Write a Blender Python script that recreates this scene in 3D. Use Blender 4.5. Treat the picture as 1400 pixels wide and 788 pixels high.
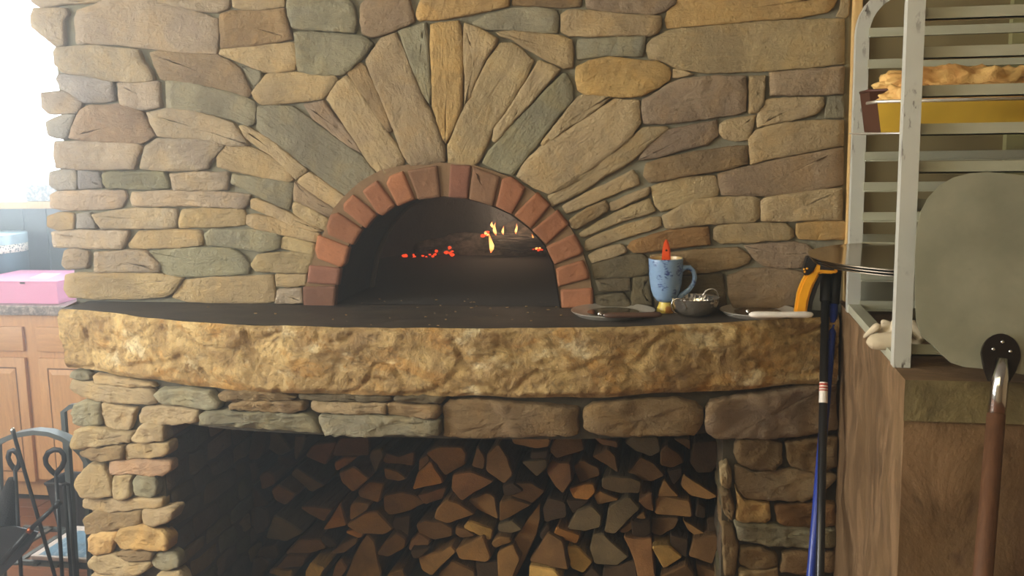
import bpy, bmesh, math, random
from mathutils import Vector, Matrix, noise
import numpy as np

for _o in list(bpy.data.objects):
    bpy.data.objects.remove(_o)
SC = bpy.context.scene
COL = SC.collection

# ------------------------------------------------------------------ camera
FPX, CAMZ, CAMD = 1380.0, 1.62, 2.5903
_n = np.array([250., -214., FPX]); _n /= np.linalg.norm(_n)          # world +Y in camera axes (x right, y down, z forward)
_v = np.array([162., 9200., FPX]); _v -= _n * (_v @ _n); _v /= np.linalg.norm(_v)   # world -Z
_r = np.cross(_v, _n)                                                # world +X
RW = np.array([_r, _n, -_v])
CAMP = np.array([0., -CAMD, CAMZ])
cam_data = bpy.data.cameras.new('camera')
cam = bpy.data.objects.new('camera', cam_data)
COL.objects.link(cam)
cam_data.sensor_width = 36.0
cam_data.lens = 36.0 * FPX / 1400.0
cam_data.clip_start = 0.05
_cx, _cy, _cz = RW @ np.array([1., 0, 0]), RW @ np.array([0, -1., 0]), RW @ np.array([0, 0, -1.])
cam.matrix_world = Matrix(((_cx[0], _cy[0], _cz[0], CAMP[0]), (_cx[1], _cy[1], _cz[1], CAMP[1]),
                           (_cx[2], _cy[2], _cz[2], CAMP[2]), (0, 0, 0, 1)))
SC.camera = cam

# ------------------------------------------------------------------ light
world = bpy.data.worlds.new('sky')
SC.world = world
world.use_nodes = True
_bg = world.node_tree.nodes['Background']
_bg.inputs['Color'].default_value = (0.86, 0.94, 1.0, 1)
_bg.inputs['Strength'].default_value = 11.0

def area(name, loc, target, sx, sy, power, color):
    l = bpy.data.lights.new(name, 'AREA')
    l.shape = 'RECTANGLE'; l.size = sx; l.size_y = sy; l.energy = power; l.color = color
    o = bpy.data.objects.new(name, l); COL.objects.link(o)
    o.location = loc
    o.rotation_euler = (Vector(target) - Vector(loc)).to_track_quat('-Z', 'Y').to_euler()
    return o
area('window_daylight', (-3.8, -2.0, 2.1), (-0.5, 0.0, 1.4), 1.9, 1.5, 112, (1.0, 0.965, 0.88))
area('ceiling_fill', (-1.2, -2.1, 2.66), (-0.9, -1.2, 0.9), 2.4, 1.6, 54, (1.0, 0.88, 0.55))  # unseen warm fill added overhead to lift the ambient light

for _loc, _tg, _sx, _sy in (((-3.0, 2.14, 1.9), (-3.0, 0, 1.9), 2.35, 1.2), ((-4.42, -2.05, 1.67), (0, -2.05, 1.67), 2.8, 1.75)):
    area('window_portal', _loc, _tg, _sx, _sy, 1, (1, 1, 1)).data.cycles.is_portal = True
# thin scattering volume added to imitate the glare around the bright window
_hm = bpy.data.materials.new('glare_haze'); _hm.use_nodes = True; _ht = _hm.node_tree; _ht.nodes.clear()
_ho = _ht.nodes.new('ShaderNodeOutputMaterial'); _hv = _ht.nodes.new('ShaderNodeVolumeScatter')
_hv.inputs['Color'].default_value = (.86, .94, 1, 1); _hv.inputs['Density'].default_value = .10; _hv.inputs['Anisotropy'].default_value = .8
_ht.links.new(_hv.outputs[0], _ho.inputs['Volume'])

vs = SC.view_settings
vs.view_transform = 'Standard'; vs.look = 'None'; vs.gamma = 1.0; vs.use_curve_mapping = False
vs.exposure = 0.1

# ------------------------------------------------------------------ helpers: a pixel of the photograph lifted to a plane of the room
def ray(x, y):
    return RW @ np.array([x - 700., y - 394., FPX])
def onY(x, y, Y):
    d = ray(x, y); return Vector(CAMP + d * ((Y - CAMP[1]) / d[1]))
def onZ(x, y, Z):
    d = ray(x, y); return Vector(CAMP + d * ((Z - CAMP[2]) / d[2]))
def onX(x, y, X):
    d = ray(x, y); return Vector(CAMP + d * ((X - CAMP[0]) / d[0]))
def onP(x, y, p0, nrm):
    d = Vector(ray(x, y)); c = Vector(CAMP)
    return c + d * ((Vector(p0) - c).dot(nrm) / d.dot(nrm))

def lin(r, g, b):
    f = lambda c: (c / 255 / 12.92) if c <= 10.3 else ((c / 255 + 0.055) / 1.055) ** 2.4
    return (f(r), f(g), f(b))

# ------------------------------------------------------------------ helpers: objects
def link(name, me, mats=(), parent=None, smooth=False, origin=None):
    o = bpy.data.objects.new(name, me)
    COL.objects.link(o)
    for m in (mats if isinstance(mats, (list, tuple)) else [mats]):
        me.materials.append(m)
    if smooth:
        me.polygons.foreach_set('use_smooth', [True] * len(me.polygons))
    if origin is not None:
        o.location = origin
    if parent is not None:
        if origin is not None or True:
            o.parent = parent
            o.matrix_parent_inverse = parent.matrix_basis.inverted()
    return o
def tag(o, label, cat=None, group=None, kind=None):
    o['label'] = label
    if cat: o['category'] = cat
    if group: o['group'] = group
    if kind: o['kind'] = kind
    return o
def thing(name, loc, label, cat, group=None):
    o = bpy.data.objects.new(name, None)
    o.empty_display_size = 0.05
    COL.objects.link(o); o.location = loc
    return tag(o, label, cat, group)

class MB:
    """collects geometry; build() makes it ONE mesh object"""
    def __init__(s): s.v = []; s.f = []; s.m = []
    def add(s, vs_, fs, mi=0):
        b = len(s.v); s.v += [tuple(p) for p in vs_]
        s.f += [tuple(b + i for i in f) for f in fs]; s.m += [mi] * len(fs)
        return s
    def box(s, lo, hi, mi=0, bev=0.0, M=None):
        x0, y0, z0 = lo; x1, y1, z1 = hi
        if bev <= 0:
            p = [(x0,y0,z0),(x1,y0,z0),(x1,y1,z0),(x0,y1,z0),(x0,y0,z1),(x1,y0,z1),(x1,y1,z1),(x0,y1,z1)]
            f = [(0,3,2,1),(4,5,6,7),(0,1,5,4),(1,2,6,5),(2,3,7,6),(3,0,4,7)]
            if M: p = [M @ Vector(q) for q in p]
            return s.add(p, f, mi)
        bm = bmesh.new(); bmesh.ops.create_cube(bm, size=1)
        for w in bm.verts:
            w.co = Vector(((x0+x1)/2 + w.co.x*(x1-x0), (y0+y1)/2 + w.co.y*(y1-y0), (z0+z1)/2 + w.co.z*(z1-z0)))
        bmesh.ops.bevel(bm, geom=bm.edges[:], offset=bev, segments=2, affect='EDGES', profile=0.6)
        return s.bm(bm, mi, M)
    def bm(s, bm, mi=0, M=None):
        bm.verts.index_update()
        p = [(M @ w.co) if M else w.co.copy() for w in bm.verts]
        f = [[w.index for w in g.verts] for g in bm.faces]
        bm.free(); return s.add(p, f, mi)
    def tube(s, pts, r, n=10, mi=0, cap=True, flat=None):
        pts = [Vector(p) for p in pts]; N = len(pts)
        rr = r if isinstance(r, (list, tuple)) else [r] * N
        up = None; vs_ = []
        for i, p in enumerate(pts):
            t = (pts[min(i+1, N-1)] - pts[max(i-1, 0)]).normalized()
            if up is None:
                up = Vector((0, 0, 1)) if abs(t.z) < 0.9 else Vector((0, 1, 0))
            a = t.cross(up)
            if a.length < 1e-5: a = t.cross(Vector((1, 0, 0)))
            a.normalize(); b = a.cross(t).normalized(); up = b
            for k in range(n):
                th = 2 * math.pi * (k + .5) / n
                q = a * math.cos(th) * rr[i] + b * math.sin(th) * rr[i] * (flat or 1.0)
                vs_.append(p + q)
        fs = [(i*n+k, i*n+(k+1) % n, (i+1)*n+(k+1) % n, (i+1)*n+k) for i in range(N-1) for k in range(n)]
        if cap:
            fs += [tuple(range(n-1, -1, -1)), tuple((N-1)*n+k for k in range(n))]
        return s.add(vs_, fs, mi)
    def lathe(s, prof, c=(0,0,0), n=40, mi=0, M=None, close=False):
        vs_ = []; N = len(prof)
        for r, z in prof:
            for k in range(n):
                th = 2*math.pi*k/n
                p = Vector((c[0]+r*math.cos(th), c[1]+r*math.sin(th), c[2]+z))
                vs_.append(M @ p if M else p)
        fs = [(i*n+k, i*n+(k+1) % n, (i+1)*n+(k+1) % n, (i+1)*n+k) for i in range(N-1) for k in range(n)]
        if close: fs += [tuple(range(n-1,-1,-1)), tuple((N-1)*n+k for k in range(n))]
        return s.add(vs_, fs, mi)
    def prism(s, front, back, mi=0, mside=None):
        """two matching outlines joined into a solid"""
        n = len(front)
        ms = mi if mside is None else mside
        b = len(s.v)
        s.add(list(front) + list(back), [tuple(range(n))], mi)
        s.f += [tuple(b+n+i for i in range(n-1, -1, -1))]; s.m += [mi]
        for i in range(n):
            j = (i+1) % n
            s.f.append((b+i, b+n+i, b+n+j, b+j)); s.m.append(ms)
        return s
    def build(s, name, mats, parent=None, smooth=False, origin=None, angle=None, fix=True):
        me = bpy.data.meshes.new(name)
        o0 = Vector(origin) if origin is not None else Vector((0, 0, 0))
        me.from_pydata([tuple(Vector(p) - o0) for p in s.v], [], s.f)
        me.polygons.foreach_set('material_index', s.m)
        if fix:
            bm = bmesh.new(); bm.from_mesh(me)
            bmesh.ops.recalc_face_normals(bm, faces=bm.faces[:]); bm.to_mesh(me); bm.free()
        me.update()
        o = link(name, me, mats, parent, smooth or angle is not None, origin)
        if angle is not None:
            me.set_sharp_from_angle(angle=math.radians(angle))
        return o

# ------------------------------------------------------------------ helpers: materials
class NT:
    def __init__(s, name):
        s.m = bpy.data.materials.new(name); s.m.use_nodes = True
        s.t = s.m.node_tree; s.p = s.t.nodes['Principled BSDF']
    def n(s, kind, **kw):
        x = s.t.nodes.new('ShaderNode' + kind)
        for k, v_ in kw.items():
            if k.startswith('i_'):
                key = k[2:]; key = int(key) if key.isdigit() else key.replace('_', ' ')
                x.inputs[key].default_value = v_
            else: setattr(x, k, v_)
        return x
    def l(s, a, b): s.t.links.new(a, b)
    def coord(s, scale=(1,1,1), rnd=False, gen='Object'):
        c = s.n('TexCoord'); mp = s.n('Mapping'); s.l(c.outputs[gen], mp.inputs['Vector'])
        mp.inputs['Scale'].default_value = scale
        if rnd:
            oi = s.n('ObjectInfo'); mu = s.n('Math', operation='MULTIPLY', i_1=37.0); s.l(oi.outputs['Random'], mu.inputs[0])
            s.l(mu.outputs[0], mp.inputs['Location'])
        return mp.outputs[0]
    def noise(s, vec, scale, detail=4, rough=0.55, dist=0.0):
        x = s.n('TexNoise', i_Scale=scale, i_Detail=detail, i_Roughness=rough, i_Distortion=dist)
        s.l(vec, x.inputs['Vector']); return x.outputs['Fac']
    def ramp(s, fac, stops):
        r = s.n('ValToRGB'); s.l(fac, r.inputs[0]); e = r.color_ramp.elements
        while len(e) < len(stops): e.new(0.5)
        for k, (p, c) in enumerate(stops):
            e[k].position = p
            c = c if isinstance(c, (tuple, list)) else (c, c, c)
            e[k].color = (c[0], c[1], c[2], 1)
        return r.outputs[0]
    def mix(s, fac, a, b, blend='MIX'):
        x = s.n('Mix', data_type='RGBA', blend_type=blend)
        for sock, val in ((x.inputs[0], fac), (x.inputs[6], a), (x.inputs[7], b)):
            if hasattr(val, 'is_linked'): s.l(val, sock)
            elif isinstance(val, (int, float)): sock.default_value = val
            else: sock.default_value = (val[0], val[1], val[2], 1)
        return x.outputs[2]
    def math(s, op, a, b=0.0):
        x = s.n('Math', operation=op)
        for sock, val in ((x.inputs[0], a), (x.inputs[1], b)):
            if hasattr(val, 'is_linked'): s.l(val, sock)
            else: sock.default_value = val
        return x.outputs[0]
    def bump(s, h, strength=0.5, dist=0.01):
        b = s.n('Bump', i_Strength=strength, i_Distance=dist); s.l(h, b.inputs['Height'])
        s.l(b.outputs[0], s.p.inputs['Normal'])
    def base(s, c):
        if hasattr(c, 'is_linked'): s.l(c, s.p.inputs['Base Color'])
        else: s.p.inputs['Base Color'].default_value = (c[0], c[1], c[2], 1)
    def set(s, **kw):
        for k, v_ in kw.items():
            key = k.replace('_', ' ')
            if hasattr(v_, 'is_linked'): s.l(v_, s.p.inputs[key])
            else: s.p.inputs[key].default_value = v_
        return s.m

def plain(name, rgb, rough=0.5, metal=0.0, var=0.12, scale=20, bump=0.0, bscale=60):
    t = NT(name); v_ = t.coord()
    c = lin(*rgb)
    t.base(t.mix(t.noise(v_, scale, 5), [x*(1-var) for x in c], [min(1, x*(1+var)) for x in c]))
    if bump: t.bump(t.noise(v_, bscale, 6), bump, 0.004)
    return t.set(Roughness=rough, Metallic=metal)

def stone_mat(name, rough=0.85, spec=0.25, strata=1.0, bstr=0.85, drift=1.0):
    """natural stone: the object's own colour, clouded towards warm, grey and violet, pitted and flaked"""
    t = NT(name); v_ = t.coord(rnd=True)
    oc = t.n('ObjectInfo').outputs['Color']
    big = t.noise(v_, 5, 3, .55, .6); big2 = t.noise(t.coord((1.3, 1, 1.1), rnd=True), 9, 4, .6, .9)
    mid = t.noise(v_, 24, 7, .68, .3); fine = t.noise(v_, 120, 6, .65); pit = t.noise(v_, 260, 3, .6)
    lay = t.noise(t.coord((4, 16, 17), rnd=True), 2.0, 7, .66, 1.6)
    mul = lambda k: t.mix(1.0, oc, k, 'MULTIPLY')
    c = t.mix(t.ramp(big, [(.36, 0), (.64, 1)]), mul((.80, .79, .80)), mul((1.13, 1.12, 1.08)))
    c = t.mix(t.math('MULTIPLY', t.ramp(big2, [(.50, 0), (.64, 1)]), .55*drift), c, mul((1.16, 1.04, .80)))
    c = t.mix(t.math('MULTIPLY', t.ramp(big2, [(.30, 1), (.44, 0)]), .6*drift), c, mul((.84, .82, .92)))
    c = t.mix(t.math('MULTIPLY', t.ramp(mid, [(.30, 1), (.48, 0)]), .42), c, mul((.66, .66, .68)))
    c = t.mix(t.math('MULTIPLY', t.ramp(lay, [(.60, 0), (.68, 1)]), .25), c, mul((1.28, 1.24, 1.14)))
    c = t.mix(t.math('MULTIPLY', t.ramp(lay, [(.30, 1), (.40, 0)]), .4), c, mul((.6, .6, .6)))
    c = t.mix(t.math('MULTIPLY', t.ramp(fine, [(.32, 1), (.48, 0)]), .34), c, mul((.62, .60, .58)))
    c = t.mix(t.math('MULTIPLY', t.ramp(pit, [(.70, 0), (.78, 1)]), .45), c, mul((1.7, 1.7, 1.7)))
    t.base(c)
    h = t.math('ADD', t.math('MULTIPLY', mid, .8), t.math('ADD', t.math('MULTIPLY', lay, .55*strata), t.math('MULTIPLY', fine, .3)))
    t.bump(h, bstr, 0.016)
    return t.set(Roughness=rough, Specular_IOR_Level=spec)

M = {}
M['stone'] = stone_mat('natural_stone')
M['brick'] = stone_mat('red_brick', strata=.25, bstr=.4, drift=.35)
M['mortar'] = plain('mortar', (128, 124, 104), .95, var=.25, scale=30, bump=.6, bscale=90)
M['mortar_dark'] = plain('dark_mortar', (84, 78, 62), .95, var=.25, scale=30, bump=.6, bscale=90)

# ---- stone outlines, traced on the photograph: "<tile> <colour> x,y x,y ..." (tile = 350x200 px window, 3.94x) ----
WALL_STONES = """
A1 w 160,-30 520,-30 540,5 440,12 330,20 215,38 165,5
A1 w 178,45 345,45 360,75 335,100 340,240 300,248 215,180 165,140 165,90
A1 w 405,90 420,55 500,30 560,0 600,-30 800,-20 850,15 1000,45 1100,80 1165,105 1172,180 1165,288 1000,282 880,268 650,240 410,232
A1 b 1185,75 1240,62 1379,62 1525,45 1540,100 1560,180 1572,210 1400,235 1379,240 1190,258 1188,180 1180,100
A1 w 830,-30 1235,-30 1232,15 1220,45 1160,62 1060,55 960,35 850,5
A1 t 1252,-30 1528,-30 1526,32 1379,50 1300,50 1252,35
A1 w 300,258 500,245 740,270 760,330 812,395 822,430 760,440 640,435 540,425 430,400 330,388 290,340 290,290
A1 p 805,285 850,278 1000,290 1160,298 1230,330 1290,375 1320,440 1352,500 1336,522 1250,500 1150,470 1000,445 870,425 845,380
A1 t 1190,268 1379,248 1580,230 1588,300 1586,372 1500,388 1400,383 1379,368 1300,338 1230,308 1180,290
A1 v 310,400 430,412 600,444 615,540 560,548 450,552 420,535 330,480 300,430
A1 w 632,448 850,440 862,575 800,588 700,588 642,555
A1 g 892,438 960,440 1150,480 1300,522 1358,547 1372,580 1362,668 1335,676 1250,640 1100,605 990,588 897,580
A1 g 1302,357 1379,378 1400,385 1408,420 1385,448 1362,458
B1 t 0,470 22,440 60,402 200,392 330,407 425,412 436,432 400,480 350,533 250,545 120,558 20,558 -10,530 -20,500
A1 w 220,500 330,492 400,530 436,555 422,580 400,605 260,612 225,580
A1 v 245,660 320,625 400,618 385,670 355,745 330,745 260,730 255,690
A1 p 432,592 470,572 650,565 760,607 788,660 826,728 760,770 600,763 450,753 368,743 398,660
A1 w 790,607 900,587 1000,597 1150,632 1250,667 1288,720 1335,780 1250,785 1100,750 950,742 850,732 818,680
A2 w 290,-22 480,-26 745,-8 762,5 735,60 722,120 600,123 400,123 300,115 288,50
A2 w 782,0 850,-38 1050,-33 1185,-20 1202,0 1155,50 1122,80 1116,116 1060,126 900,130 820,126 750,118 765,60
A2 t 1212,5 1240,-15 1379,20 1480,75 1568,155 1576,180 1545,193 1379,158 1250,130 1170,108 1166,60
B2 t -92,-108 -60,-106 60,-40 110,-3 190,62 272,130 215,178 202,168 150,108 90,53 0,-3 -60,-50
B2 t 287,142 330,172 420,237 486,287 460,328 440,348 360,300 280,240 224,195 234,178
B2 g 8,-210 100,-218 196,-213 298,-135 396,-65 488,4 556,48 606,108 648,160 600,203 545,236 490,266 400,206 290,120 180,46 110,-4 50,-50 8,-98
B1 p 257,564 358,544 416,622 486,712 540,785 568,826 500,786 402,712 302,632
B1 q 383,532 430,448 485,412 530,452 600,562 680,682 752,782 794,868 786,896 730,922 672,945 602,868 548,780 472,668
B1 b 492,392 558,338 580,356 640,472 700,612 732,702 715,706 642,618 572,508 512,420
B1 q 592,325 648,246 668,212 748,178 786,262 846,412 896,526 946,612 986,722 1010,800 1016,868 930,882 832,889 802,848 772,783 738,690 672,528 617,400
B1 g 768,167 850,143 912,124 921,200 926,350 935,490 934,562 905,516 852,398 803,258
B1 o 942,132 1000,123 1088,115 1107,200 1109,360 1106,500 1101,578 1067,678 1020,772 1003,740 973,640 949,560 949,400 940,230
B1 t 1120,124 1200,153 1296,207 1286,242 1226,330 1186,420 1146,528 1122,562 1124,400 1116,250
B1 t 1318,234 1379,234 1440,278 1490,327 1446,430 1375,548 1326,618 1266,708 1236,788 1196,868 1176,888 1100,882 1038,877 1034,790 1074,690 1124,582 1184,462 1244,332
C1 t 142,328 200,348 258,374 198,438 98,556 0,656 -88,764 -106,758 -98,702 2,562 82,432
C1 g 277,398 292,402 317,455 325,533 268,602 198,688 128,783 58,866 4,940 -60,927 -118,897 -160,878 -128,822 -58,742 2,677 102,577 202,467
C1 t 352,527 380,514 534,520 478,568 398,628 298,688 220,747 164,782 154,775 222,692 292,602
C1 t 552,537 682,542 690,660 638,740 558,808 468,878 368,948 298,1002 200,1041 112,1008 24,950 72,872 152,797 302,702 432,617
C2 q 702,-95 828,-103 842,-95 788,-58 728,-5 658,63 588,113 488,163 388,233 288,288 215,322 193,272 242,247 332,187 442,107 542,37 642,-38
C2 p 722,8 832,-83 1100,-138 1111,-60 1050,-12 900,22 790,57 684,73
C2 b 724,97 800,72 1000,32 1180,7 1266,0 1271,93 1180,118 1000,148 900,163 800,188 742,193 714,160
C2 t 272,326 400,257 500,212 648,133 668,157 686,203 600,233 520,268 400,318 292,362
C2 t 527,311 640,262 738,222 737,250 720,268 640,298 560,343 532,343
C2 b 308,400 400,342 500,297 517,320 512,348 440,393 350,443 322,438
C2 t 363,474 450,421 560,361 650,321 738,287 772,350 700,373 600,398 500,438 400,483 372,487
C2 q 393,548 402,511 480,477 600,432 750,391 798,387 802,428 720,458 600,493 500,528 402,562
C2 t 750,226 850,177 950,167 1096,162 1111,230 1106,263 1030,273 970,288 880,328 802,348 777,320
C2 t 812,380 882,342 980,293 1100,282 1300,274 1336,287 1331,380 1306,408 1150,413 1000,423 860,443 828,438
C2 c 623,545 642,522 750,487 850,457 1000,442 1056,438 1066,528 1000,533 850,553 740,568 662,573
C2 t 413,590 482,557 588,532 608,547 612,568 540,598 432,627
C2 d 433,640 560,602 700,583 731,610 731,688 640,703 442,712
C2 d 453,726 633,714 638,778 473,782
C3 d 447,22 598,7 637,60 637,78 453,73
C2 d 653,716 738,707 742,800 756,858 643,858 650,788
C2 b 748,592 873,578 1000,562 1216,552 1286,600 1266,628 1200,653 1050,678 932,687 760,694 745,640
C2 d 768,712 943,705 1050,694 1136,692 1141,780 1155,878 1002,888 776,870
D2 p -215,706 -120,668 0,663 186,682 211,702 186,780 156,868 0,868 -188,868 -211,790
D2 p -126,537 0,528 150,522 211,537 264,580 208,598 186,652 60,657 -18,642 -78,600
D2 t -258,427 0,417 98,422 136,460 136,488 108,502 0,507 -80,517 -256,522 -291,498 -286,450
D2 o 158,421 250,408 395,408 426,412 422,498 260,502 168,498 154,470
D2 t -36,301 0,278 150,258 300,238 401,228 398,397 250,395 100,402 -32,402
D2 p -266,152 -200,132 0,88 150,58 300,28 406,8 402,207 300,227 150,252 0,265 -150,262 -246,262 -261,200
D2 t -98,-38 -60,-83 0,-103 100,-123 250,-135 407,-138 407,-8 300,12 150,42 0,67 -92,96 -98,30
C1 t 1123,671 1150,653 1311,621 1296,680 1276,752 1200,757 1142,742 1118,710
C1 t 1279,413 1366,408 1356,558 1322,602 1279,607
C1 p 703,541 760,513 850,453 920,428 1100,411 1258,411 1262,500 1257,597 1200,612 1000,642 850,662 713,666 703,610
C1 t 869,373 920,383 978,401 900,413 868,417
C1 o 348,361 420,328 520,308 700,328 780,333 838,362 851,390 846,428 788,468 700,512 600,522 400,505 358,488 344,420
C1 g 358,217 500,207 717,197 712,250 698,302 600,297 500,295 354,316 348,270
C1 t -88,172 0,168 130,182 250,193 321,217 326,290 322,358 280,366 180,317 90,267 0,207 -68,188
C1 g -212,122 -138,83 0,48 130,41 237,58 251,90 242,175 100,169 -30,157 -150,155 -198,140
C1 t 265,77 300,55 420,58 600,78 797,88 801,130 786,172 750,187 600,187 450,192 300,187 265,168
B1 o 873,42 903,-30 1362,-30 1358,28 1250,52 1100,82 980,102 873,105 864,80
B1 p 563,30 603,-20 817,-20 827,40 850,110 818,128 740,162 660,192 620,196 573,177 561,110
B1 g 164,20 174,-30 468,-30 506,10 526,60 536,130 526,172 400,162 250,155 193,147 174,90
B1 g 204,178 300,173 400,183 560,193 600,213 626,235 567,308 508,367 460,397 330,402 224,382 219,300
C1 b 3,-40 378,-40 368,32 250,37 100,27 3,25
C1 p 394,-20 424,-40 892,-40 875,18 817,58 760,77 650,65 500,62 404,38
C1 o 843,60 934,-30 1755,-30 1735,28 1697,62 1560,87 1379,100 1200,115 1000,132 838,148 829,110
D1 t 389,60 404,-30 436,-30 434,78 413,92 374,88
C1 t 729,240 763,208 832,173 900,158 1200,133 1379,118 1580,108 1790,103 1787,343 1580,362 1379,377 1200,387 1050,391 920,372 860,352 800,322 743,312 729,280
D1 p 14,392 200,378 411,358 406,502 200,509 14,512
D1 t -46,600 -18,558 0,538 150,528 301,525 301,570 258,612 150,642 0,667 -56,686 -56,640
D1 g 329,523 403,518 411,632 309,632 314,590
A2 v 268,142 330,128 400,132 410,180 405,232 300,232 262,200
A2 v 418,133 533,143 547,223 423,229
A2 g 548,152 600,142 878,141 897,190 902,228 800,232 570,222 553,200
A2 w 914,152 1050,142 1222,144 1227,180 1222,232 1100,237 933,237
A2 g 1243,200 1253,153 1379,172 1500,192 1576,202 1571,260 1556,337 1500,322 1430,287 1379,259 1330,237 1272,208
B2 p 208,193 260,233 330,283 418,342 436,355 395,377 330,347 250,307 204,288 204,240
B2 t 204,303 240,313 330,363 382,397 372,428 367,452 290,417 204,362 198,330
B2 t -28,292 0,288 100,328 200,378 300,433 358,458 300,457 200,427 100,382 0,342 -28,328
B2 t -48,373 0,373 100,398 200,433 337,472 328,517 220,492 100,467 0,447 -52,418
A2 w 272,267 300,248 450,243 666,243 676,270 652,328 540,337 340,342 274,328
A2 w 708,253 900,243 1200,251 1341,265 1331,310 1306,332 1150,325 1000,317 850,322 713,322 703,290
A2 t 258,380 310,361 392,368 389,445 300,449 254,428
A2 v 413,368 478,363 497,400 514,442 413,442
A2 w 490,372 600,353 720,338 942,341 946,390 941,437 800,442 543,442 518,410
A2 t 979,347 1100,338 1306,343 1321,380 1316,423 1200,432 968,437 963,400
A2 w 279,464 450,458 681,461 681,490 651,552 500,549 288,542
A2 t 693,530 743,463 900,453 1076,458 1086,490 1086,532 950,545 750,549 703,547
A2 g 1099,475 1132,451 1379,458 1487,477 1506,500 1496,552 1400,567 1300,549 1200,537 1114,532
B2 t 139,501 162,493 300,523 316,532 316,582 220,567 134,547
A2 w 338,590 348,563 400,558 466,572 471,600 466,652 360,662 333,638
A2 w 503,577 700,565 778,568 818,612 851,640 856,677 700,677 508,679
A2 g 804,567 950,558 1100,551 1238,551 1306,592 1341,640 1336,687 1200,692 1000,702 900,692 869,668 854,625
B2 t -28,640 0,593 100,578 250,578 311,592 297,640 272,682 150,682 0,672
A2 t 348,700 400,691 600,688 850,693 980,714 957,755 918,797 870,812 700,822 500,822 370,812 344,770
A2 t 994,726 1150,713 1300,708 1466,698 1471,760 1476,837 1379,842 1150,842 1000,835 930,813 954,770
B2 t 103,693 267,693 267,747 180,757 108,752
B2 w 113,777 238,771 247,847 103,847
"""
BRICKS = """
B2 r 252,762 428,757 426,790 420,873 255,863
B2 r 286,645 453,660 440,748 277,737 281,690
B2 r 332,482 500,546 480,630 456,652 332,603 318,560
B2 r 402,372 440,362 568,450 520,533 387,473 384,430
B2 r 472,312 520,262 648,370 590,442 472,343
B2 r 574,242 648,187 748,320 680,373 653,360
B2 r 722,162 788,137 853,285 762,322 702,200
B2 r 816,132 972,107 990,273 874,288
B2 r 1047,103 1153,107 1138,283 1037,273
B2 r 1168,112 1311,166 1273,322 1149,285
B2 r 1328,178 1370,167 1447,225 1428,268 1375,366 1293,324
C2 r 132,252 203,320 100,442 13,370
C2 r 242,347 303,420 185,527 109,455
C2 r 332,477 378,560 373,578 227,637 184,545
C2 r 380,617 408,680 412,713 247,757 238,662
C2 r 262,777 430,768 436,878 268,870
"""
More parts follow.
